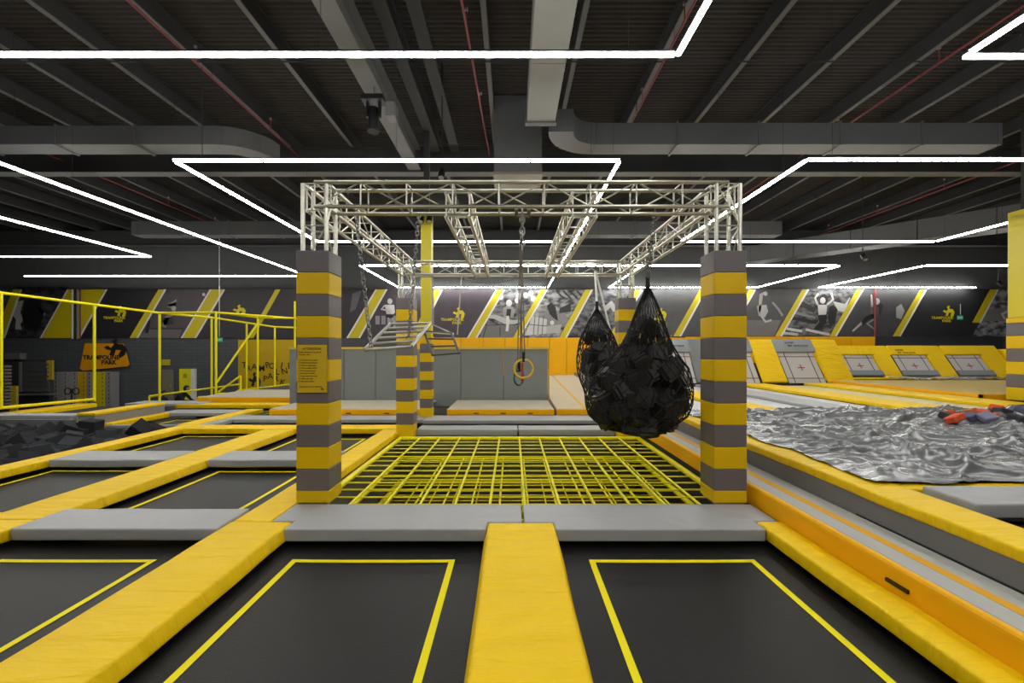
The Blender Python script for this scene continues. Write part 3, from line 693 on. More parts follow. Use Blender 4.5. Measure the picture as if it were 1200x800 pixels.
sheet = mat('grey_plastic_sheet', '85878a', .22, metal=.25, bump=.8, dist=.09, warp=1.2, scale=(.8, 1.3, 1), nscale=1.7, var=.4, spec=.9, detail=5, ntype='RIDGED_MULTIFRACTAL')
crumple(230, 170, 3.36, 12.5, 4.14, 8.86, fold, 'plastic_sheet', sheet, 'big crumpled grey plastic sheet covering the pit on the right')
crumple(60, 24, 15.3, 22, 17.1, 18.6, lambda x, y, u, v: (x, y, DZ+.12+.1*abs(noise.noise(Vector((x*2.5, y*2.5, 4))))), 'plastic_sheet', sheet, 'small strip of silver sheet before the farthest wall trampoline')
cols = ['d5542a', '2a2a30', 'c8502c', '4a4a66', '777790', 'd0602f', '33333a', 'b86a3c']
for i in range(22):
    x = 6.6+.17*i+R.uniform(-.08, .08); y = 6.7+R.uniform(0, .9)+.02*i
    ci = i % 8; nm = ['orange', 'black', 'orange', 'purple', 'lilac', 'orange', 'black', 'tan'][ci]
    m = mat('foam_colour_%d' % ci, cols[ci], .8); bm = bmesh.new(); bx(bm, -.1, .1, -.09, .09, -.05, .05); bmesh.ops.bevel(bm, geom=bm.edges[:], offset=.015, segments=1, affect='EDGES')
    me = bpy.data.meshes.new('foam_block'); bm.to_mesh(me); bm.free(); me.materials.append(m)
    foam((x, y, DZ+.19+R.uniform(-.02, .04)), (R.uniform(-.4, .4), R.uniform(-.4, .4), R.uniform(0, 3)), (1, 1, 1), '%s foam block lying uncovered at the edge of the plastic sheet' % nm, '%s foam blocks by the plastic sheet' % nm, me)

# ---------------------------------------------------------------- slanted wall trampolines
def slab(name, P, ux, w, uv, h0, h1, th, m, parent, off=0, bev=0, skew=0):
    """slab on a slanted plane: P base corner, ux across, uv up-slope"""
    n = ux.cross(uv).normalized()*-1   # towards the hall
    if n.y > 0: n = -n
    b = [P+uv*h0+n*off, P+ux*w+uv*h0+n*off, P+ux*w+uv*h1+n*off+ux*skew, P+uv*h1+n*off+ux*skew]
    return hexa(name, b+[q+n*th for q in b], m, parent, bev)
MESHW = mat('white_trampoline_mesh', 'BDBAB8', .6, bump=.3, nscale=80)
LINE = mat('dark_red_line', '5b3a40', .7)
def wall_tramp(x, w, Y, zb, up, h, label, top_grey=False, bot_grey=False):
    uv = up.normalized(); P = Vector((x, Y, zb)); e = empty('wall_trampoline', P, label, 'trampoline')
    slab('bed', P, XU, w, uv, 0, h, .02, MESHW, e)
    for t in (.16, .84): slab('line', P+XU*(w*t), XU, .03, uv, 0, h, .006, LINE, e, .021)
    for t in (.14, .86): slab('line', P+uv*(h*t), XU, w, uv, 0, .03, .006, LINE, e, .021)
    c = P+XU*(w/2)+uv*(h/2)
    slab('cross_mark', c-XU*.14, XU, .28, uv, -.02, .02, .006, mat('cross_red', '96464a', .7), e, .022)
    slab('cross_mark', c-XU*.02, XU, .04, uv, -.14, .14, .006, MATS['cross_red'], e, .024)
    return e
up1 = Vector((0, .76, 1.1))
WYL = YEL('y')
def wpad(x, w, Y, zb, up, h0, h1, m, label, off=.0, th=.1, skew=0):
    e = slab('slanted_pad', Vector((x, Y, zb)), XU, w, up.normalized(), h0, h1, th, m, None, off, .02, skew); return tag(e, label, 'pad')
B1 = 17.0
for i, (x, lab) in enumerate(((5.55, 'slanted white wall trampoline left of the right pillar'), (7.95, 'slanted white wall trampoline just right of the right pillar'), (10.42, 'slanted white wall trampoline with a grey pad above it'))):
    wall_tramp(x, 1.38, B1, DZ, up1, 1.36, lab)
    hp = wpad(x-.12, 1.62, B1, DZ, up1, 1.36, 1.98, mat('grey_header_vinyl', '8b8f92', .5), 'grey header pad above the %s' % lab.replace('slanted ', '').replace('left of the right pillar', 'near the net bags'), 0, .1)
    c = Vector((x+.75, B1, DZ))+up1.normalized()*1.72+Vector((0, -.13, 0))
    obj('pad_lettering', text_bm('jumps\n  for everyone', .15, c+Vector((-.4, -.0, .1)), XU, up1.normalized(), 'LEFT', .004), mat('ink_dark', '333338', .7), hp)
wpad(4.1, 1.4, B1, DZ, up1, 0, 1.98, GRY, 'slanted grey pad left of the wall trampolines')
wpad(6.95, .95, B1, DZ, up1, 0, 1.98, DGRY, 'slanted grey pad hidden mostly by the right pillar')
wpad(9.42, .92, B1, DZ, up1, 0, 1.98, WYL, 'slanted yellow pad left of the large wall trampoline')
wpad(11.86, 1.0, B1, DZ, up1, 0, 1.98, WYL, 'slanted yellow pad right of the large wall trampoline')
B2 = 19.5; up2 = Vector((0, .72, .98)); ZB = DZ+.1
for i, (px, lab) in enumerate(((995, 'first far wall trampoline in the yellow slanted wall'), (1060, 'second far wall trampoline, middle of the yellow slanted wall'), (1125.5, 'third far wall trampoline near the yellow column'))):
    x = (px-600)/F*B2; w = 1.46
    wall_tramp(x, w, B2, ZB, up2, 1.12, lab)
    wpad(x-.05, w+.1, B2, ZB, up2, 0, .28, mat('blue_grey_vinyl', '7d868c', .5), 'blue-grey sill pad under the %s' % lab.split(',')[0], .03, .08)
    hp = wpad(x-.08, w+.2, B2, ZB, up2, 1.12, 1.62, YEL('x'), 'yellow header pad over the %s' % lab.split(',')[0], 0, .1)
    if i == 1: obj('pad_lettering', text_bm('jumps\n for everyone', .15, Vector((x+.2, B2, ZB))+up2.normalized()*1.4+Vector((0, -.14, 0)), XU, up2.normalized(), 'LEFT', .004), MATS['ink_dark'], hp)
for x, w, lab in ((13.5, .95, 'first yellow slanted pad of the far panel wall'), (16.05, .8, 'yellow slanted pad between first and second far panels'), (18.45, .8, 'yellow slanted pad between second and third far panels'), (20.85, .95, 'yellow slanted pad right of the third far panel')):
    wpad(x, w, B2, ZB-.1, up2, 0, 1.74, WYL, lab)
# tall corner block at far right
hexa('corner_pad', [Vector(p) for p in ((21.85, 19.4, DZ), (24.2, 18.6, DZ), (24.4, 20.2, DZ), (21.9, 20.4, DZ), (21.85, 20.0, 1.75), (24.2, 19.2, 1.75), (24.4, 20.2, 1.75), (21.9, 20.6, 1.75))], WYL, None, .03)
tag(C.objects[-1], 'yellow corner pad beside the yellow column at the far right', 'pad')

# orange padded wall
e = empty('orange_wall_pads', (5, 22.4, 0), 'orange padded wall running below the mural', 'wall pad')
def opanel(px0, px1, py0, py1, Y=22.4):
    a, b = D(px0, py0, Y), D(px1, py1, Y); box('panel', a.x+.01, b.x-.01, Y, Y+.12, b.z, a.z, ORG, e, .015, 2)
for i in range(6): opanel(488+i*26, 488+(i+1)*26, 395.5, 440)
for i in range(8): opanel(644+i*20, 644+(i+1)*20, 395.5, 442)
for i in range(8): opanel(804+i*27.7, 804+(i+1)*27.7, 394.5, 425)
# runway carpet slope in the centre
bm = bmesh.new()
p = [Vector((.95, 11.95, .16)), Vector((2.5, 11.95, .16)), Vector((3.4, 22.3, .5)), Vector((1.85, 22.3, .5))]
e = empty('carpet_runway', p[0], 'beige carpet runway sloping up to the orange wall', 'runway')
p = [Vector((1.17, 11.95, .15)), Vector((3.05, 11.95, .15)), Vector((3.05, 22.3, .5)), Vector((1.17, 22.3, .5))]
hexa('carpet', [q-Vector((0, 0, .2)) for q in p]+p, mat('runway_beige', 'C8B99A', .9, var=.12), e)
hexa('yellow_line', [Vector((1.9, 12.0, .155)), Vector((1.97, 12.0, .155)), Vector((1.97, 22.2, .503)), Vector((1.9, 22.2, .503))]+[Vector((1.9, 12.0, .16)), Vector((1.97, 12.0, .16)), Vector((1.97, 22.2, .508)), Vector((1.9, 22.2, .508))], mat('stripe_yellow2', 'D9A21A', .8), e)
box('orange_edge', 1.17, 3.05, 11.87, 11.95, -.02, .15, ORG, e, .03)
e = empty('low_kerb', (3.0, 14, .2), 'low grey kerb with yellow top beside the carpet runway', 'kerb')
hexa('kerb_body', [Vector(q) for q in ((3.06, 12, .0), (3.4, 12, .0), (3.4, 22.3, .3), (3.06, 22.3, .3), (3.06, 12, .42), (3.4, 12, .42), (3.4, 22.3, .62), (3.06, 22.3, .62))], DGRY, e, .02)

# ---------------------------------------------------------------- big grey padded wall and carpeted steps
e = empty('padded_wall', (-2.5, 14.1, 0), 'big free-standing grey padded wall with a yellow top edge behind the grid', 'wall pad')
GW = mat('grey_wall_pad', '7f8482', .55, var=.14, bump=.25, nscale=3)
xs_ = [339, 366, 403, 440, 540, 590, 642]
for i in range(len(xs_)-1):
    a, b = D(xs_[i], 409, 14.1), D(xs_[i+1], 475, 14.1); box('panel', a.x+.006, b.x-.006, 14.1, 14.3, -.05, a.z, GW, e, .012, 2)
a, b = D(339, 409, 14.1), D(643, 406.5, 14.1)
box('top_edging', a.x, b.x+.02, 14.08, 14.32, a.z, b.z, mat('edging_yellow', 'CDB24A', .6), e); box('side_edging', b.x, b.x+.03, 14.08, 14.32, 0, a.z, MATS['edging_yellow'], e)
STEP = mat('step_carpet', 'BDB4A0', .9, var=.12)
for (x0, x1, y0, lab) in ((-6.4, -2.35, 11.9, 'beige carpeted step with orange edge, left of the striped column'), (-1.72, 1.12, 11.9, 'beige carpeted step with orange edge in front of the grey padded wall')):
    e = empty('carpeted_step', ((x0+x1)/2, y0, 0), lab, 'step')
    box('carpet_top', x0+.02, x1-.02, y0+.04, 14.05, .10, .15, STEP, e, .01); box('orange_edge', x0, x1, y0, y0+.1, -.03, .145, ORG, e, .035, 3)
    for q in range(3): box('strap_slot', x0+(x1-x0)*(.25+.25*q), x0+(x1-x0)*(.25+.25*q)+.14, y0-.006, y0+.01, .02, .045, BLK2, e)
e = empty('carpeted_step', (-8, 15.5, .1), 'beige carpeted step in front of the yellow lettered panel', 'step')
box('carpet_top', -10.2, -6.5, 14.7, 17.5, .12, .18, STEP, e, .01); box('orange_edge', -10.2, -6.5, 14.62, 14.7, -.0, .17, ORG, e)

# striped building columns
def column(x, Y, w, segs, ztop, label, upper=None):
    e = empty('building_column', (x, Y, FZ), label, 'column')
    z = segs[0]; on = True
    k = 0
    while z < segs[1]-.01:
        z2 = min(z+segs[2], segs[1]); box('band', x-w/2, x+w/2, Y-w/2, Y+w/2, z, z2-.003, BANDY if k % 2 == 0 else BANDG, e, .01, 1); z = z2; k += 1
    box('painted_shaft', x-w/2+.02, x+w/2-.02, Y-w/2+.02, Y+w/2-.02, segs[1], ztop, mat('column_yellow', 'CFC013', .45), e, .01, 1)
    box('steel_head', x-.07, x+.07, Y-.07, Y+.07, ztop, 7.6, DARK, e)
    return e
column(-2.2, 11.7, .31, (-.02, 2.05, .235), 5.2, 'yellow steel column rising behind the rear striped pillar')
column(12.75, 11.2, .5, (.45, 2.5, .32), 5.15, 'yellow column with striped base at the right edge')
for dx, zz in ((-.15, 4.95), (.12, 4.85), (-.12, 4.75)):
    pass
def spot(p, label, aim=Vector((0, 0, .25))):
    e = empty('spotlight', p, label, 'spotlight'); p = Vector(p)
    bar('lamp_body', p, p+Vector((0, -.12, -.2)), .075, BLK2, e, 14); bar('lens', p+Vector((0, -.12, -.2)), p+Vector((0, -.125, -.21)), .06, ALU2, e, 14)
    bar('yoke', p+Vector((-.09, 0, 0)), p+Vector((.09, 0, 0)), .012, BLK2, e, 6); bar('bracket', p, p+aim, .014, BLK2, e, 6)
spot(D(494, 252, 11.4), 'black spotlight on the yellow column, left one', Vector((.0, .3, .1))); spot(D(504, 252, 11.4), 'black spotlight on the yellow column, right one', Vector((0, .3, .1)))
spot(D(1011, 298, 15), 'black spotlight hanging under the far right ceiling', Vector((0, 0, 3.2))); spot(D(518, 200, 10), 'small black spotlight above the front truss', Vector((0, 0, 2.45)))
spot(D(1170, 330, 20), 'black spotlight next to the yellow column on the right', Vector((0, 0, 4.0)))
# moving head lamp on the broad girder
e = empty('stage_light', (-2.75, 9, 6.3), 'black moving-head stage light hanging from the broad girder', 'spotlight')
c = D(438, 120, 9.0)
box('clamp_plate', c.x-.22, c.x+.22, 8.85, 9.15, c.z, c.z+.1, BLK2, e, .01); box('yoke_arm', c.x-.14, c.x-.1, 8.95, 9.05, c.z-.3, c.z, BLK2, e); box('yoke_arm', c.x+.1, c.x+.14, 8.95, 9.05, c.z-.3, c.z, BLK2, e)
bar('lamp_head', (c.x, 9, c.z-.12), (c.x, 8.98, c.z-.55), .1, BLK2, e, 16); bar('lens_ring', (c.x, 8.98, c.z-.55), (c.x, 8.978, c.z-.6), .115, DARK, e, 16)
box('side_box', c.x+.24, c.x+.42, 8.95, 9.25, c.z-.28, c.z+.0, mat('grey_box', '6a6a6a', .5), e, .01)
bar('support_pole', (c.x, 9.05, c.z), (c.x+.0, 9.05, 6.97), .012, BEAML, e)

# ---------------------------------------------------------------- mural on the back wall
MY = WY-.06
mur = empty('mural', (0, MY, 2.3), 'long printed wall mural of black and white jumpers with slanted yellow stripes', 'mural')
def G(h, tex=0):
    if tex == 2:
        nm = 'print_clutter_'+h; new = nm not in MATS; m = mat(nm, h, .55)
        if new:
            n = m.node_tree.nodes; l = m.node_tree.links; tc = n.new('ShaderNodeTexCoord'); mp = n.new('ShaderNodeMapping'); mp.inputs['Scale'].default_value = (1.6, 1, 3.0); mp.inputs['Rotation'].default_value = (0, .5, 0)
            ns = n.new('ShaderNodeTexNoise'); ns.inputs['Scale'].default_value = 1.5; ns.inputs['Detail'].default_value = 9; rp = n.new('ShaderNodeValToRGB')
            c = lin(h); rp.color_ramp.elements[0].position = .40; rp.color_ramp.elements[0].color = tuple(x*.3 for x in c[:3])+(1,); rp.color_ramp.elements[1].position = .60; rp.color_ramp.elements[1].color = tuple(min(.5, x*2.6) for x in c[:3])+(1,)
            l.new(tc.outputs['Object'], mp.inputs[0]); l.new(mp.outputs[0], ns.inputs[0]); l.new(ns.outputs['Fac'], rp.inputs[0]); l.new(rp.outputs[0], n['Principled BSDF'].inputs['Base Color'])
        return m
    return mat('print_'+h+('_t' if tex else ''), h, .55, var=.45 if tex else .3)
def band(x0b, x1b, x0t, x1t, m, y, yb=396, yt=339, name='panel'): return flat(name, wpts([(x0b, yb), (x1b, yb), (x1t, yt), (x0t, yt)], MY), MY-y, m, mur, .008)
edges = [(-10, 20), (48, 80), (92, 125), (153, 186), (213, 247), (290, 323), (407, 441), (481, 509), (548, 582), (600, 634), (655, 686), (714, 745), (789, 820), (846, 878), (908, 940), (972, 1004), (1046, 1078), (1139, 1170), (1192, 1195)]
tones = ['2a292c', '2a292c', '2a272e', '5a5256', '3c363c', '3b353b', '463f45', '4e464f', '565658', '6a6a6a', '47474a', '606062', '58585a', '5a5a5a', '4a4a4b', '4c4c4e', '2e2e31', '68686a']
for i in range(len(edges)-1):
    a, b = edges[i], edges[i+1]; yb = 396 if i < 10 else (394 if i < 15 else 394)
    band(a[0], b[0], a[1], b[1], G(tones[i], 2 if i in (0, 8, 9, 10, 14, 17) else 1), .0, yb, 339 if i else 336)
# stripes: bottom x0,x1 top x0,x1, white left?, white right?
for (b0, b1, t0, t1, wl, wr) in [(-8, 4, 16, 24, 0, 1), (49, 92, 81, 124, 1, 1), (152, 160, 186, 193, 0, 1), (214, 228, 248, 262, 1, 1), (291, 297, 323, 329, 0, 0), (408, 420, 442, 452, 1, 1), (481, 489, 509, 517, 0, 1), (549, 557, 583, 590, 1, 1),
                                 (601, 607, 634, 640, 0, 1), (655, 662, 686, 693, 0, 1), (714, 721, 745, 751, 0, 1), (789, 796, 820, 826, 0, 1), (846, 852, 878, 884, 0, 1), (908, 914, 940, 946, 0, 1), (972, 978, 1004, 1010, 0, 1), (1046, 1053, 1078, 1084, 0, 1), (1139, 1147, 1160, 1168, 0, 1)]:
    yb = 394 if b0 > 700 else 396
    if b0 > 1100: yb = 378
    band(b0, b1, t0, t1, mat('print_yellow', 'D3BF12', .5, var=.08), .012, yb, 339, 'stripe')
    if wl: band(b0-2, b0, t0-2, t0, mat('print_white', 'E4E0DC', .5), .012, yb, 339, 'stripe_edge')
    if wr: band(b1, b1+2.2, t1, t1+2.2, mat('print_white', 'E4E0DC', .5), .012, yb, 339, 'stripe_edge')
def fig(pts, col, y=.01, name='printed_figure'): flat(name, wpts(pts, MY), MY-y, G(col), mur, .004)
def fline(p, w, col, y=.01, name='printed_figure'):
    """printed limb: polyline with width in pixels"""
    L, Rr = [], []
    for i, q in enumerate(p):
        a = Vector(p[max(i-1, 0)][:2]); b = Vector(p[min(i+1, len(p)-1)][:2]); d = (b-a).normalized(); nrm = Vector((-d.y, d.x))
        ww = w if len(q) < 3 else q[2]
        L.append((q[0]+nrm.x*ww/2, q[1]+nrm.y*ww/2)); Rr.append((q[0]-nrm.x*ww/2, q[1]-nrm.y*ww/2))
    fig(L+Rr[::-1], col, y, name)
def disc(cx, cy, r, col, y=.012): fig([(cx+r*math.cos(t*math.pi/5), cy+r*1.15*math.sin(t*math.pi/5)) for t in range(10)], col, y)
# far left figure (dark with pale garment)
fig([(10, 355), (28, 352), (24, 366), (28, 374), (24, 380), (26, 386), (18, 386), (19, 374), (12, 366)], 'b9b4b2'); fig([(30, 352), (44, 350), (52, 366), (46, 384), (30, 386), (26, 372)], '17171a'); fig([(44, 358), (54, 368), (50, 370), (45, 362)], 'a8a4a2')
# leaper with raised leg
fline([(192, 383), (196, 372), (205, 366), (200, 358, 4)], 5, '8d8285'); fline([(196, 359), (207, 352), (204, 360)], 3, 'b8aeb0'); disc(204, 361, 2.6, 'c7bfc0'); fig([(190, 373), (203, 371), (204, 380), (192, 381)], '39343a')
fig([(172, 386), (213, 386), (210, 396), (160, 396)], '6f686c', .009); fline([(176, 385), (216, 385)], 1, '2d2a2e', .012); fline([(175, 375), (172, 390)], 4, '1f1d20', .012)
disc(247-8, 345, 1.8, 'dcd8da')
# white-shirt walker
disc(457, 353, 3, 'cfcaca'); fig([(451, 357), (462, 357), (463, 366), (460, 369), (453, 368)], 'dfdadb'); fline([(451, 358), (447, 362), (455, 364)], 2.2, 'cfc8c8'); fig([(452, 368), (461, 368), (461, 373), (453, 373)], '1d1b1e'); fline([(455, 372), (457, 386)], 2.5, 'b5aeb0'); fline([(460, 372), (463, 385)], 2.5, 'b5aeb0')
for k in range(4): fig([(440+k*7, 370), (445+k*7, 370), (445+k*7, 380), (440+k*7, 380)], '9c9598', .009)
fig([(413, 344), (424, 340), (417, 362), (410, 366)], '6f666c', .009)
# splits jumper
disc(596.5, 355, 3.6, 'dedcda'); fig([(589, 361), (594, 358), (600, 359), (604, 364), (601, 372), (590, 373)], 'a09e9c'); fig([(594, 362), (599, 362), (598, 372), (593, 372)], '2b2a2b', .012)
fline([(571, 371, 3), (580, 371, 5), (592, 376, 7), (600, 378, 6), (609, 376, 3)], 5, 'c9c7c5'); fline([(595, 370), (595, 380), (594, 388, 3)], 3.5, 'e3e1df', .013)
fig([(568, 381), (607, 380), (603, 396), (562, 396)], '7a7a7a', .009)
for a, b in (((570, 382), (566, 396)), ((586, 382), (586, 394)), ((568, 381), (607, 380))): fline([a, b], .9, '2b2b2b', .011)
for (x, y, r) in ((587, 348, 3), (608, 347, 3.5), (616, 346, 3), (622, 344, 3), (625, 350, 3), (606, 352, 3)): disc(x, y, r, 'dcdcda', .009)
# hall picture
for k in range(5): fline([(652+k*8, 341), (661+k*8, 350)], 2, '3a3a3c', .011)
fig([(644, 362), (662, 366), (668, 380), (640, 390), (622, 386), (630, 372)], '8e8e8e', .009); fig([(624, 370), (641, 374), (640, 391), (615, 393)], 'd6d6d4', .011)
for k in range(3): fline([(627+k*5, 370), (625+k*5, 392)], .8, '4a4a4a', .013)
fline([(620, 380), (641, 382)], .8, '4a4a4a', .013)
fig([(656, 361), (669, 355), (669, 365), (655, 367)], '2f2f31', .011); disc(647, 378, 2.4, 'e6e6e4'); fig([(640, 382), (658, 380), (656, 390), (636, 391)], 'bdbdbb', .01); fig([(641, 358), (646, 354), (651, 360), (654, 376), (648, 372), (644, 368)], '222224', .012)
# behind the bags: pale curled figure
fline([(694, 372), (698, 364), (703, 360, 5)], 5, 'bdbdbb'); fline([(709, 362), (716, 356, 8), (721, 364)], 6, 'c8c8c6'); disc(699, 361, 3, 'a9a9a7')
# handstand figure
fline([(890, 365, 3), (892, 345, 4), (896, 343, 3)], 4, 'b0adab'); fig([(887, 358), (898, 357), (900, 365), (896, 372), (889, 370)], 'bcb9b7'); fline([(892, 370), (897, 377), (904, 375)], 2.4, 'c6c3c1'); disc(897, 344, 2.2, 'c0bdbb'); fline([(905, 354), (912, 362), (917, 370)], 2.6, '9a9896'); fline([(899, 360), (912, 368)], 7, '57545a', .009)
fig([(872, 375), (915, 375), (907, 394), (868, 394)], '7b7876', .007)
# leaping figure with raised arms
disc(964, 352, 3.3, 'd9d7d5', .014); disc(965, 350, 5, '1c1b1d', .012); fig([(958, 357), (969, 357), (968, 369), (959, 369)], 'd2d0ce', .013); fline([(958, 357), (955, 349), (959, 344)], 2.4, 'd9d7d5', .013); fline([(969, 357), (976, 351), (974, 343)], 2.4, 'd9d7d5', .013)
fig([(958, 369), (969, 368), (968, 378), (960, 387), (953, 386), (960, 377)], '222023', .013); fig([(971, 360), (976, 357), (981, 362), (978, 380), (972, 382), (970, 372)], '2a282b', .012)
fig([(976, 353), (990, 356), (996, 348), (990, 366), (982, 364)], 'd8d8d6', .011)
for (a, b, w, c) in (((925, 372), (957, 378), 4, '2b2b2d'), ((930, 366), (955, 372), 3, '8e8e8c'), ((922, 385), (940, 388), 3, 'd8d8d6'), ((944, 386), (972, 392), 3, 'd0d0ce'), ((935, 392), (918, 390), 3, 'c9c9c7'), ((940, 356), (955, 364), 6, '3c3c3e')): fline([a, b], w, c, .010)
# rope climber
disc(1027.5, 353, 3.4, 'c9c2bf'); fline([(1021, 345, 1.5), (1022, 360, 3)], 2, 'c8c0bc'); fig([(1020, 359), (1026, 356), (1030, 362), (1028, 370), (1020, 370)], '5c5a5c'); fline([(1024, 370, 6), (1015, 373, 5), (1010, 380, 4)], 4, '1d1c1e'); fline([(1010, 378), (999, 388, 1.8)], 3, 'c6bfbb'); fline([(1024, 374), (1016, 379), (1025, 386, 1.5)], 2.5, '9b9694'); fig([(1029, 352), (1035, 358), (1031, 370), (1029, 362)], '2a282a', .008)
fig([(1050, 360), (1056, 356), (1060, 364), (1056, 374), (1050, 372)], 'a8a6a5', .009)
# right end figure
fline([(1188, 348, 6), (1183, 360, 6), (1186, 372, 5)], 6, 'cfcdcb'); disc(1186, 343, 4, '2a2a2c'); fline([(1182, 364), (1174, 368), (1178, 374)], 3.5, 'd6d4d2'); fig([(1156, 362), (1180, 360), (1180, 376), (1150, 376)], '858483', .009)
# mural logos
LY = mat('logo_yellow', 'DDCB10', .5)
def logo(px, py, s, Y, parent, m, y=.014, t1='TRAMPOLINE', t2='PARK'):
    """emblem centred at (px,py) upper right of two text lines; s = pixels across the text"""
    k = Y/F; c = D(px, py, Y); w = s*k
    obj('logo_text', text_bm(t1, w*.165, (c.x, Y-y, c.z-w*.18), bold=.004), m, parent)
    obj('logo_text', text_bm(t2, w*.165, (c.x+w*.2, Y-y, c.z-w*.32), bold=.004), m, parent)
    flat('emblem', [(c.x+w*.02+p[0]*w*.55, c.z-w*.12+p[1]*w*.55) for p in EMB], Y-y, m, parent, .004)
for px, py, s in ((134, 369, 26), (530, 371, 27), (768, 371, 24), (1104, 369, 26)): logo(px, py, s, MY, mur, LY)
flat('emblem', [(D(273, 0, MY).x+p[0]*.72, D(0, 370, MY).z+p[1]*.6) for p in EMB], MY-.014, LY, mur, .004)
# dark lower wall cladding at right
o = box('wall_cladding', D(1025, 0, WY).x, 26, WY-.045, WY, FZ, D(0, 394, WY).z, mat('navy_cladding', '34363c', .6)); tag(o, 'dark blue-grey wall panel below the right half of the mural', 'panel')
o = bar('fire_pipe', D(1025.5, 338, WY-.11), D(1025.5, 403, WY-.11), .05, RED); tag(o, 'dark red pipe running down the mural beside the rope climber', 'pipe')
# exit signs
GREEN = mat('exit_green', '3f9a78', .5, emit=.35)
for px, py, Y, lab in ((1125.5, 372, WY-.12, 'small green exit sign on the mural at the right'), (257, 398, 21, 'small green exit sign beside the yellow cage')):
    e = empty('exit_sign', D(px, py, Y), lab, 'sign'); a = D(px-3, py-2.3, Y); b = D(px+3, py+2.3, Y)
    box('panel', a.x, b.x, Y, Y+.04, b.z, a.z, GREEN, e); obj('lettering', text_bm('EXIT', .11, ((a.x+b.x)/2, Y-.004, (a.z+b.z)/2-.04)), WHT, e); bar('hanger', D(px, py-3.5, Y), D(px, py-16, Y) if Y > 22 else Vector((D(px, 0, Y).x, Y, 8.08)), .012, WHT, e)

# orange trapezoid sign
e = empty('orange_wall_sign', D(124, 433, WY-.1), 'orange trapezoid wall sign with a black jumper emblem', 'sign')
OY = WY-.12
flat('sign_plate', wpts([(101, 402), (145, 402.5), (152, 427), (150, 429), (98, 434), (94.5, 432), (100, 404)], OY), OY, mat('sign_orange', 'E39A0C', .5), e, .05)
INKB = mat('sign_black', '1a1512', .6)
c = D(122, 421, OY); obj('lettering', text_bm('TRAMPOLINE', .32, (c.x-.1, OY-.06, c.z), bold=.012), INKB, e); obj('lettering', text_bm('PARK', .32, (c.x+.3, OY-.06, c.z-.26), bold=.012), INKB, e)
c = D(123, 420, OY); flat('emblem', [(c.x+p[0]*1.25, c.z+.02+p[1]*1.05) for p in EMB], OY-.055, INKB, e, .01)

# lettered yellow panel
PY = 20.5
e = empty('lettered_panel', D(311, 460, PY), 'big yellow panel with scattered black letters and an emblem behind the cage', 'sign')
a = D(279, 398, PY); b = D(345, 455, PY)
box('panel', a.x, b.x, PY, PY+.08, b.z, a.z, mat('panel_yellow', 'C9A60C', .55, var=.15), e)
for ch, px, py in (('T', 286.5, 430), ('R', 292, 434), ('A', 298, 432), ('M', 307, 434), ('P', 314, 430), ('O', 319.5, 431), ('L', 325, 438), ('I', 329.5, 430.5), ('N', 334, 437), ('E', 340, 431), ('P', 311, 446), ('A', 317, 443), ('R', 324, 446), ('K', 330.5, 450)):
    c = D(px, py, PY); ang = R.uniform(-.25, .25); ux = Vector((math.cos(ang), 0, math.sin(ang))); uz = Vector((-math.sin(ang), 0, math.cos(ang)))
    obj('letter', text_bm(ch, .38, (c.x, PY-.006, c.z-.03), ux, uz, bold=.004), INKB, e)
c = D(291, 455, PY); flat('emblem', [(c.x+p[0]*.6, c.z+p[1]*.75) for p in EMB], PY-.005, INKB, e, .005)
# grey padded low wall under it
o = box('wall_pad', D(304, 0, 20).x, D(345, 0, 20).x, 20.0, 20.2, FZ, D(0, 452, 20).z, GW); tag(o, 'low grey padded wall under the lettered panel', 'wall pad')

# ---------------------------------------------------------------- yellow cage on the left
def cage(posts, rails, label, r=.045):
    e = empty('cage_frame', posts[0][0], label, 'frame', None)
    for a, b in posts: bar('post', a, b, r, BARY, e, 10)
    for a, b in rails: bar('rail', a, b, r, BARY, e, 10)
    return e
A = lambda px, pt, pb, Y: (D(px, pb, Y), D(px, pt, Y))
p0, p1, p2, p3, p4 = A(1, 343, 478, 12.9), A(110.5, 357, 470, 15.6), A(187, 366.5, 471, 17.6), A(253, 366, 471.5, 17.2), A(248, 372, 466, 19.5)
cage([p0, p1, p2, p3, p4], [(p0[1], p1[1]), (D(-120, 331, 10.4), p0[1]), (p1[1], p2[1]), (p2[1], p3[1]), (p2[1], p4[1]), (D(-60, 483.5, 11.9), D(111, 467.5, 15.6)), (D(175, 471.5, 17.6), D(253, 471.5, 17.2))], 'tall yellow tube cage along the left side of the hall')
pad(-14.9, -14.2, 8.5, 15.5, -.12, 'yellow pad below the low rail of the cage', yy, th=.14)
q = [A(302, 372, 461, 18.4), A(289, 378, 462, 20.2), A(322, 383, 454, 20.2), A(345.5, 353, 410, 19)]
cage(q, [(p3[1], q[0][1]), (p4[1], q[2][1]), (q[0][1], D(347, 373, 18.6)), (p3[1], q[3][0].lerp(q[3][1], .65)), (q[2][1], D(347, 384, 20.2)), (D(254, 448, 17.3), D(303, 377, 18.4)), (D(281, 457, 19.5), D(345, 450, 19.5))], 'yellow tube frame in front of the lettered panel', .04)
r_ = [A(282, 440, 462, 17.6), A(175, 464, 471, 17.8)]
cage(r_, [(D(256, 459, 17.3), D(282, 440, 17.6)), (D(258, 471, 17.3), D(282, 456, 17.6)), (D(175, 464, 17.8), D(282, 450, 18.6)), (D(175, 465, 17.8), D(190, 463, 18)), (D(255, 461, 17.3), D(280, 461, 17.6)), (D(233, 465, 18.5), D(254, 464, 18.5))], 'low yellow handrail of the stair beside the seated people', .035)

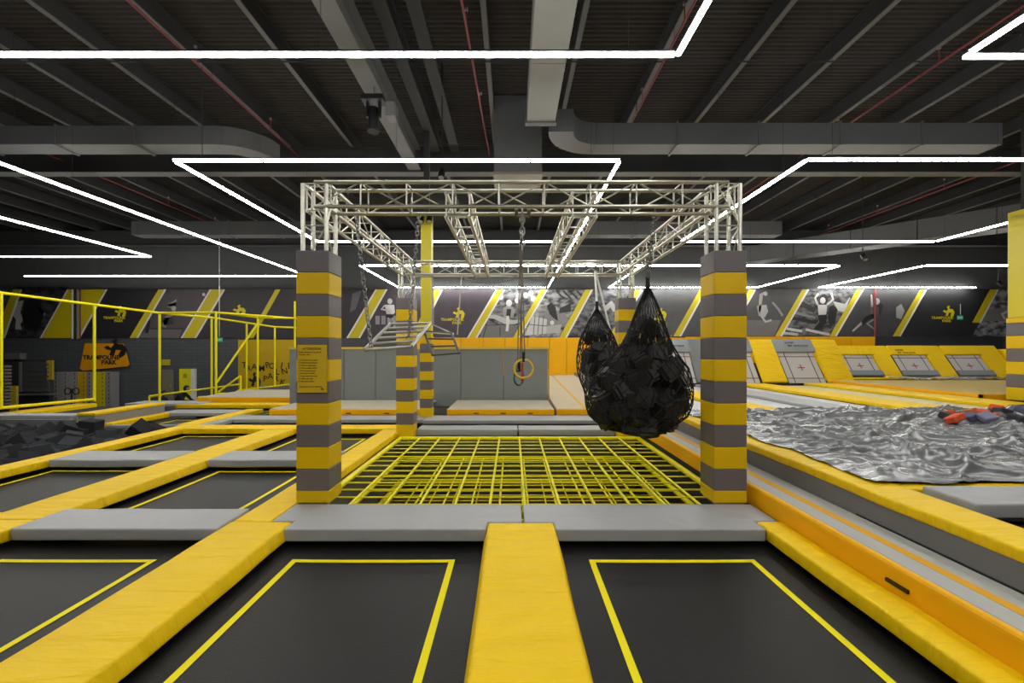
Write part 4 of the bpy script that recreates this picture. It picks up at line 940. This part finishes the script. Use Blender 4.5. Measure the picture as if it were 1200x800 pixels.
# ---------------------------------------------------------------- left wall furniture: lockers, door, booth
cols_ = ['9a9896', '9a9896', '9a9896', 'd0a81a', '8c8a88', 'd2c21c', '8c8a88']
for i, (x0, x1) in enumerate(((60, 68), (69.5, 79), (80.5, 90), (91, 100.5), (101.5, 107), (112, 122.5), (123.5, 130))):
    Y = 23.4; a, b = D(x0, 436, Y), D(x1, 471, Y); cm = mat('locker_'+cols_[i], cols_[i], .5)
    lab = ['first grey locker column from the counter', 'second grey locker column from the counter', 'third grey locker column from the counter', 'orange-yellow locker column', 'narrow grey locker column behind the cage post', 'lime-yellow locker column', 'last narrow grey locker column'][i]
    e = empty('locker_column', ((a.x+b.x)/2, Y, FZ), lab, 'locker', 'locker columns on the left wall')
    box('locker_body', a.x, b.x, Y, Y+.5, FZ, a.z, cm, e)
    n = 9; hh = (a.z-FZ)/n
    for k in range(n):
        dd = box('door', a.x+.02, b.x-.02, Y-.03, Y-.002, FZ+k*hh+.02, FZ+(k+1)*hh-.02, cm, e); box('handle', b.x-.08, b.x-.05, Y-.05, Y-.03, FZ+k*hh+.08, FZ+k*hh+.16, DARK, dd)
# yellow door and beige door
for px0, px1, py, m, nm, dn in ((210, 224, 432, mat('door_yellow', 'E4DD15', .5), 'bright yellow', 1), (190, 203, 433, mat('door_tan', '77715f', .6), 'tan', 2)):
    a, b = D(px0, py, WY-.1), D(px1, 470, WY-.1)
    d = empty('door_%d' % dn, ((a.x+b.x)/2, WY-.1, FZ), None, None); d['kind'] = 'structure'
    box('door_leaf', a.x, b.x, WY-.1, WY-.03, FZ, a.z, m, d)
    bar('door_handle', (b.x-.1, WY-.14, -.3), (b.x-.1, WY-.14, -.15), .02, ALU2, d)
    if dn == 1:
        box('white_jamb', b.x, b.x+.22, WY-.12, WY, FZ, a.z, WHT, d); c = (a.x+b.x)/2
        flat('door_pictogram', [(c-.1, .25), (c+.1, .25), (c+.1, .42), (c, .5), (c-.1, .42)], WY-.105, mat('olive', 'a59a1a', .6), d)
a, b = D(189, 421, WY-.1), D(199, 428, WY-.1); o = box('small_sign', a.x, b.x, WY-.1, WY-.05, b.z, a.z, mat('sign_lime', 'b9a81d', .6)); tag(o, 'small plain yellow sign above the tan door', 'sign')
# reception booth
e = empty('reception_counter', D(35, 475, 22), 'dark reception booth with a shuttered window and silver counter', 'counter')
a, b = D(-30, 421, 22.5), D(58, 500, 22.5); box('booth_wall', a.x, b.x, 22.5, 22.7, FZ, a.z, mat('booth_dark', '33353a', .7), e)
a, b = D(26, 424, 22.4), D(57, 459, 22.4); box('shutter', a.x, b.x, 22.4, 22.48, b.z, a.z, mat('shutter_grey', '444745', .6), e)
for k in range(6): box('shutter_slat', a.x+.05, b.x-.05, 22.37, 22.4, b.z+(a.z-b.z)*k/6+.02, b.z+(a.z-b.z)*(k+1)/6-.02, MATS['shutter_grey'], e)
box('window_post', a.x-.12, a.x, 22.35, 22.5, b.z, a.z, mat('post_grey', '6a6d6b', .5), e); box('counter_top', D(20, 0, 22).x, D(58, 0, 22).x, 21.9, 22.5, D(0, 463, 22).z, D(0, 461.5, 22).z, ALU2, e)
box('header', D(0, 0, 22).x, D(18, 0, 22).x, 22.2, 22.5, D(0, 421, 22).z, D(0, 413.5, 22).z, mat('header_grey', '5a5d5c', .6), e)
for px0, px1, py0, py1, lab in ((12.5, 19, 452, 500, 'yellow slatted stand below the booth header'), (55, 61, 422, 445, 'yellow vertical banner left of the lockers')):
    YS = 21.8 if py0 > 450 else 22.41
    a, b = D(px0, py0, YS), D(px1, py1, YS); b.z = max(b.z, FZ); e = empty('yellow_stand', ((a.x+b.x)/2, YS, b.z), lab, 'stand'); box('stand_board', a.x, b.x, YS, YS+.1, b.z, a.z, mat('stand_yellow', 'b7a32c', .6), e)
    for k in range(5): box('slat', a.x-.02, b.x+.02, YS-.03, YS, b.z+(a.z-b.z)*(k+.1)/5, b.z+(a.z-b.z)*(k+.7)/5, MATS['stand_yellow'], e)
e = empty('rack_columns', D(3, 475, 21.5), 'slatted grey shelf unit at the left edge by the booth', 'shelf')
for k in range(12): a = D(-3, 428+k*4, 21.5); b = D(5.5, 430.5+k*4, 21.5); box('shelf_board', a.x, b.x, 21.5, 21.8, b.z, a.z, mat('shelf_taupe', '7d7568', .7), e)
e = empty('post_stand', D(84, 472, 20.5), 'small black stand with two round discs before the lockers', 'stand'); c = D(84, 462, 20.5)
bar('stand_pole', (c.x, 20.5, FZ), (c.x, 20.5, c.z+.25), .03, BLK2, e)
for dx in (-.18, .2):
    bm = bmesh.new(); tube(bm, [Vector((c.x+dx+.14*math.cos(t), 20.5, c.z+.15+.14*math.sin(t))) for t in [2*math.pi*k/16 for k in range(16)]], .025, 6, True); obj('ring', bm, BLK2, e, True)
# service riser in the wide stripe
e = empty('service_riser', D(88, 396, 23.8), 'vertical bundle of pipes on the wide yellow mural stripe', 'pipe')
for k, (px, m, r) in enumerate(((85, WHT, .04), (88, DARK, .05), (91, MATS['pale_duct'], .05), (94, RED, .03))): bar('riser_pipe', D(px, 397, 23.88), D(px, 339, 23.88), r, m, e)

# ---------------------------------------------------------------- people at the left (only heads and shoulders show)
def person(base, lean, label, sit=0, hair='15100e'):
    """one continuous skinned body standing on the lower floor and bending forward"""
    e = empty('person', base, label, 'person', 'people by the stair'); b = Vector(base)
    J = {'pelvis': (0, 0, .92, .15), 'waist': (.03*lean, 0, 1.08, .13), 'chest': (.18*lean, 0, 1.28, .155), 'neckb': (.26*lean, 0, 1.42, .075), 'neck': (.30*lean, 0, 1.49, .055),
         'shL': (.22*lean, -.17, 1.37, .07), 'elL': (.42*lean, -.24, 1.15, .045), 'wrL': (.66*lean, -.14, 1.12, .03), 'haL': (.74*lean, -.12, 1.12, .032),
         'shR': (.22*lean, .17, 1.37, .07), 'elR': (.40*lean, .24, 1.13, .045), 'wrR': (.62*lean, .16, 1.08, .03), 'haR': (.7*lean, .14, 1.07, .032),
         'hiL': (0, -.1, .86, .1), 'knL': (.05, -.11, .48, .065), 'anL': (0, -.11, .08, .045), 'toL': (.16, -.12, .035, .04),
         'hiR': (0, .1, .86, .1), 'knR': (.05, .11, .48, .065), 'anR': (0, .11, .08, .045), 'toR': (.16, .12, .035, .04)}
    E = [('pelvis', 'waist'), ('waist', 'chest'), ('chest', 'neckb'), ('neckb', 'neck'), ('chest', 'shL'), ('shL', 'elL'), ('elL', 'wrL'), ('wrL', 'haL'), ('chest', 'shR'), ('shR', 'elR'), ('elR', 'wrR'), ('wrR', 'haR'),
         ('pelvis', 'hiL'), ('hiL', 'knL'), ('knL', 'anL'), ('anL', 'toL'), ('pelvis', 'hiR'), ('hiR', 'knR'), ('knR', 'anR'), ('anR', 'toR')]
    for k in J:
        if k[:2] not in ('kn', 'an', 'to'): J[k] = (J[k][0], J[k][1], J[k][2]-sit, J[k][3]*1.12)
        elif k[:2] == 'kn' and sit: J[k] = (.4, J[k][1], .5, J[k][3])
        elif sit: J[k] = (J[k][0]+.36, J[k][1], J[k][2], J[k][3])
    ks = list(J); me = bpy.data.meshes.new('body'); me.from_pydata([J[k][:3] for k in ks], [(ks.index(a), ks.index(c)) for a, c in E], [])
    o = bpy.data.objects.new('body', me); o.modifiers.new('skin', 'SKIN'); sd = o.modifiers.new('sub', 'SUBSURF'); sd.levels = sd.render_levels = 2
    me.skin_vertices.new() if not me.skin_vertices else None
    for i, k in enumerate(ks): me.skin_vertices[0].data[i].radius = (J[k][3], J[k][3]); me.skin_vertices[0].data[i].use_root = (k == 'pelvis')
    me.materials.append(mat('dark_clothes', '16171b', .85)); place(o, b, e)
    SK = mat('skin', '8a6350', .6)
    hc = b+Vector((.36*lean, 0, 1.60-sit))
    bm = bmesh.new(); bmesh.ops.create_uvsphere(bm, u_segments=20, v_segments=14, radius=.1)
    for v in bm.verts:
        v.co.z *= 1.22; v.co.x *= 1.02; v.co.y *= .84
        if v.co.z < -.03: v.co.y *= .85; v.co.x *= .92
        if v.co.x > .08 and abs(v.co.y) < .02 and -.03 < v.co.z < .02: v.co.x += .022
        v.co += hc
    obj('head', bm, SK, e, True)
    bm = bmesh.new(); bmesh.ops.create_uvsphere(bm, u_segments=20, v_segments=14, radius=.11)
    for v in bm.verts:
        v.co.z = v.co.z*1.2+.02; v.co.y *= .92
        if v.co.x > .05 and v.co.z < .05: v.co.x = .05
        v.co += hc
    obj('hair', bm, mat('hair_'+hair, hair, .7), e, True)
    for s, sh in ((-1, J['haL']), (1, J['haR'])):
        for k in range(5):
            a_ = b+Vector(sh[:3])+Vector((0, (k-2)*.018, 0)); d = Vector((.07-.012*abs(k-2), .004*(k-2), -.015)) if k else Vector((.035, -.03*s, .01))
            bar('finger', a_, a_+d, .008, SK, e, 6)
    return e
person((D(208, 0, 18.4).x, 18.4, FZ), 1.0, 'person in dark clothes leaning forward over the yellow rail', .14)
person((D(189, 0, 19.5).x, 19.5, FZ), .3, 'person whose dark head just shows behind the cage post', .44)
e = empty('stool', (D(189, 0, 19.5).x, 19.5, FZ), 'low stool under the seated person behind the cage post', 'stool'); c = e.location
bar('seat', (c.x, c.y, FZ+.34), (c.x, c.y, FZ+.38), .18, BLK2, e, 20)
for k in range(3): bar('leg', (c.x+.06*math.cos(k*2.09), c.y+.06*math.sin(k*2.09), FZ+.34), (c.x+.16*math.cos(k*2.09), c.y+.16*math.sin(k*2.09), FZ), .014, BLK2, e, 8)

print('OBJ', len(bpy.data.objects))
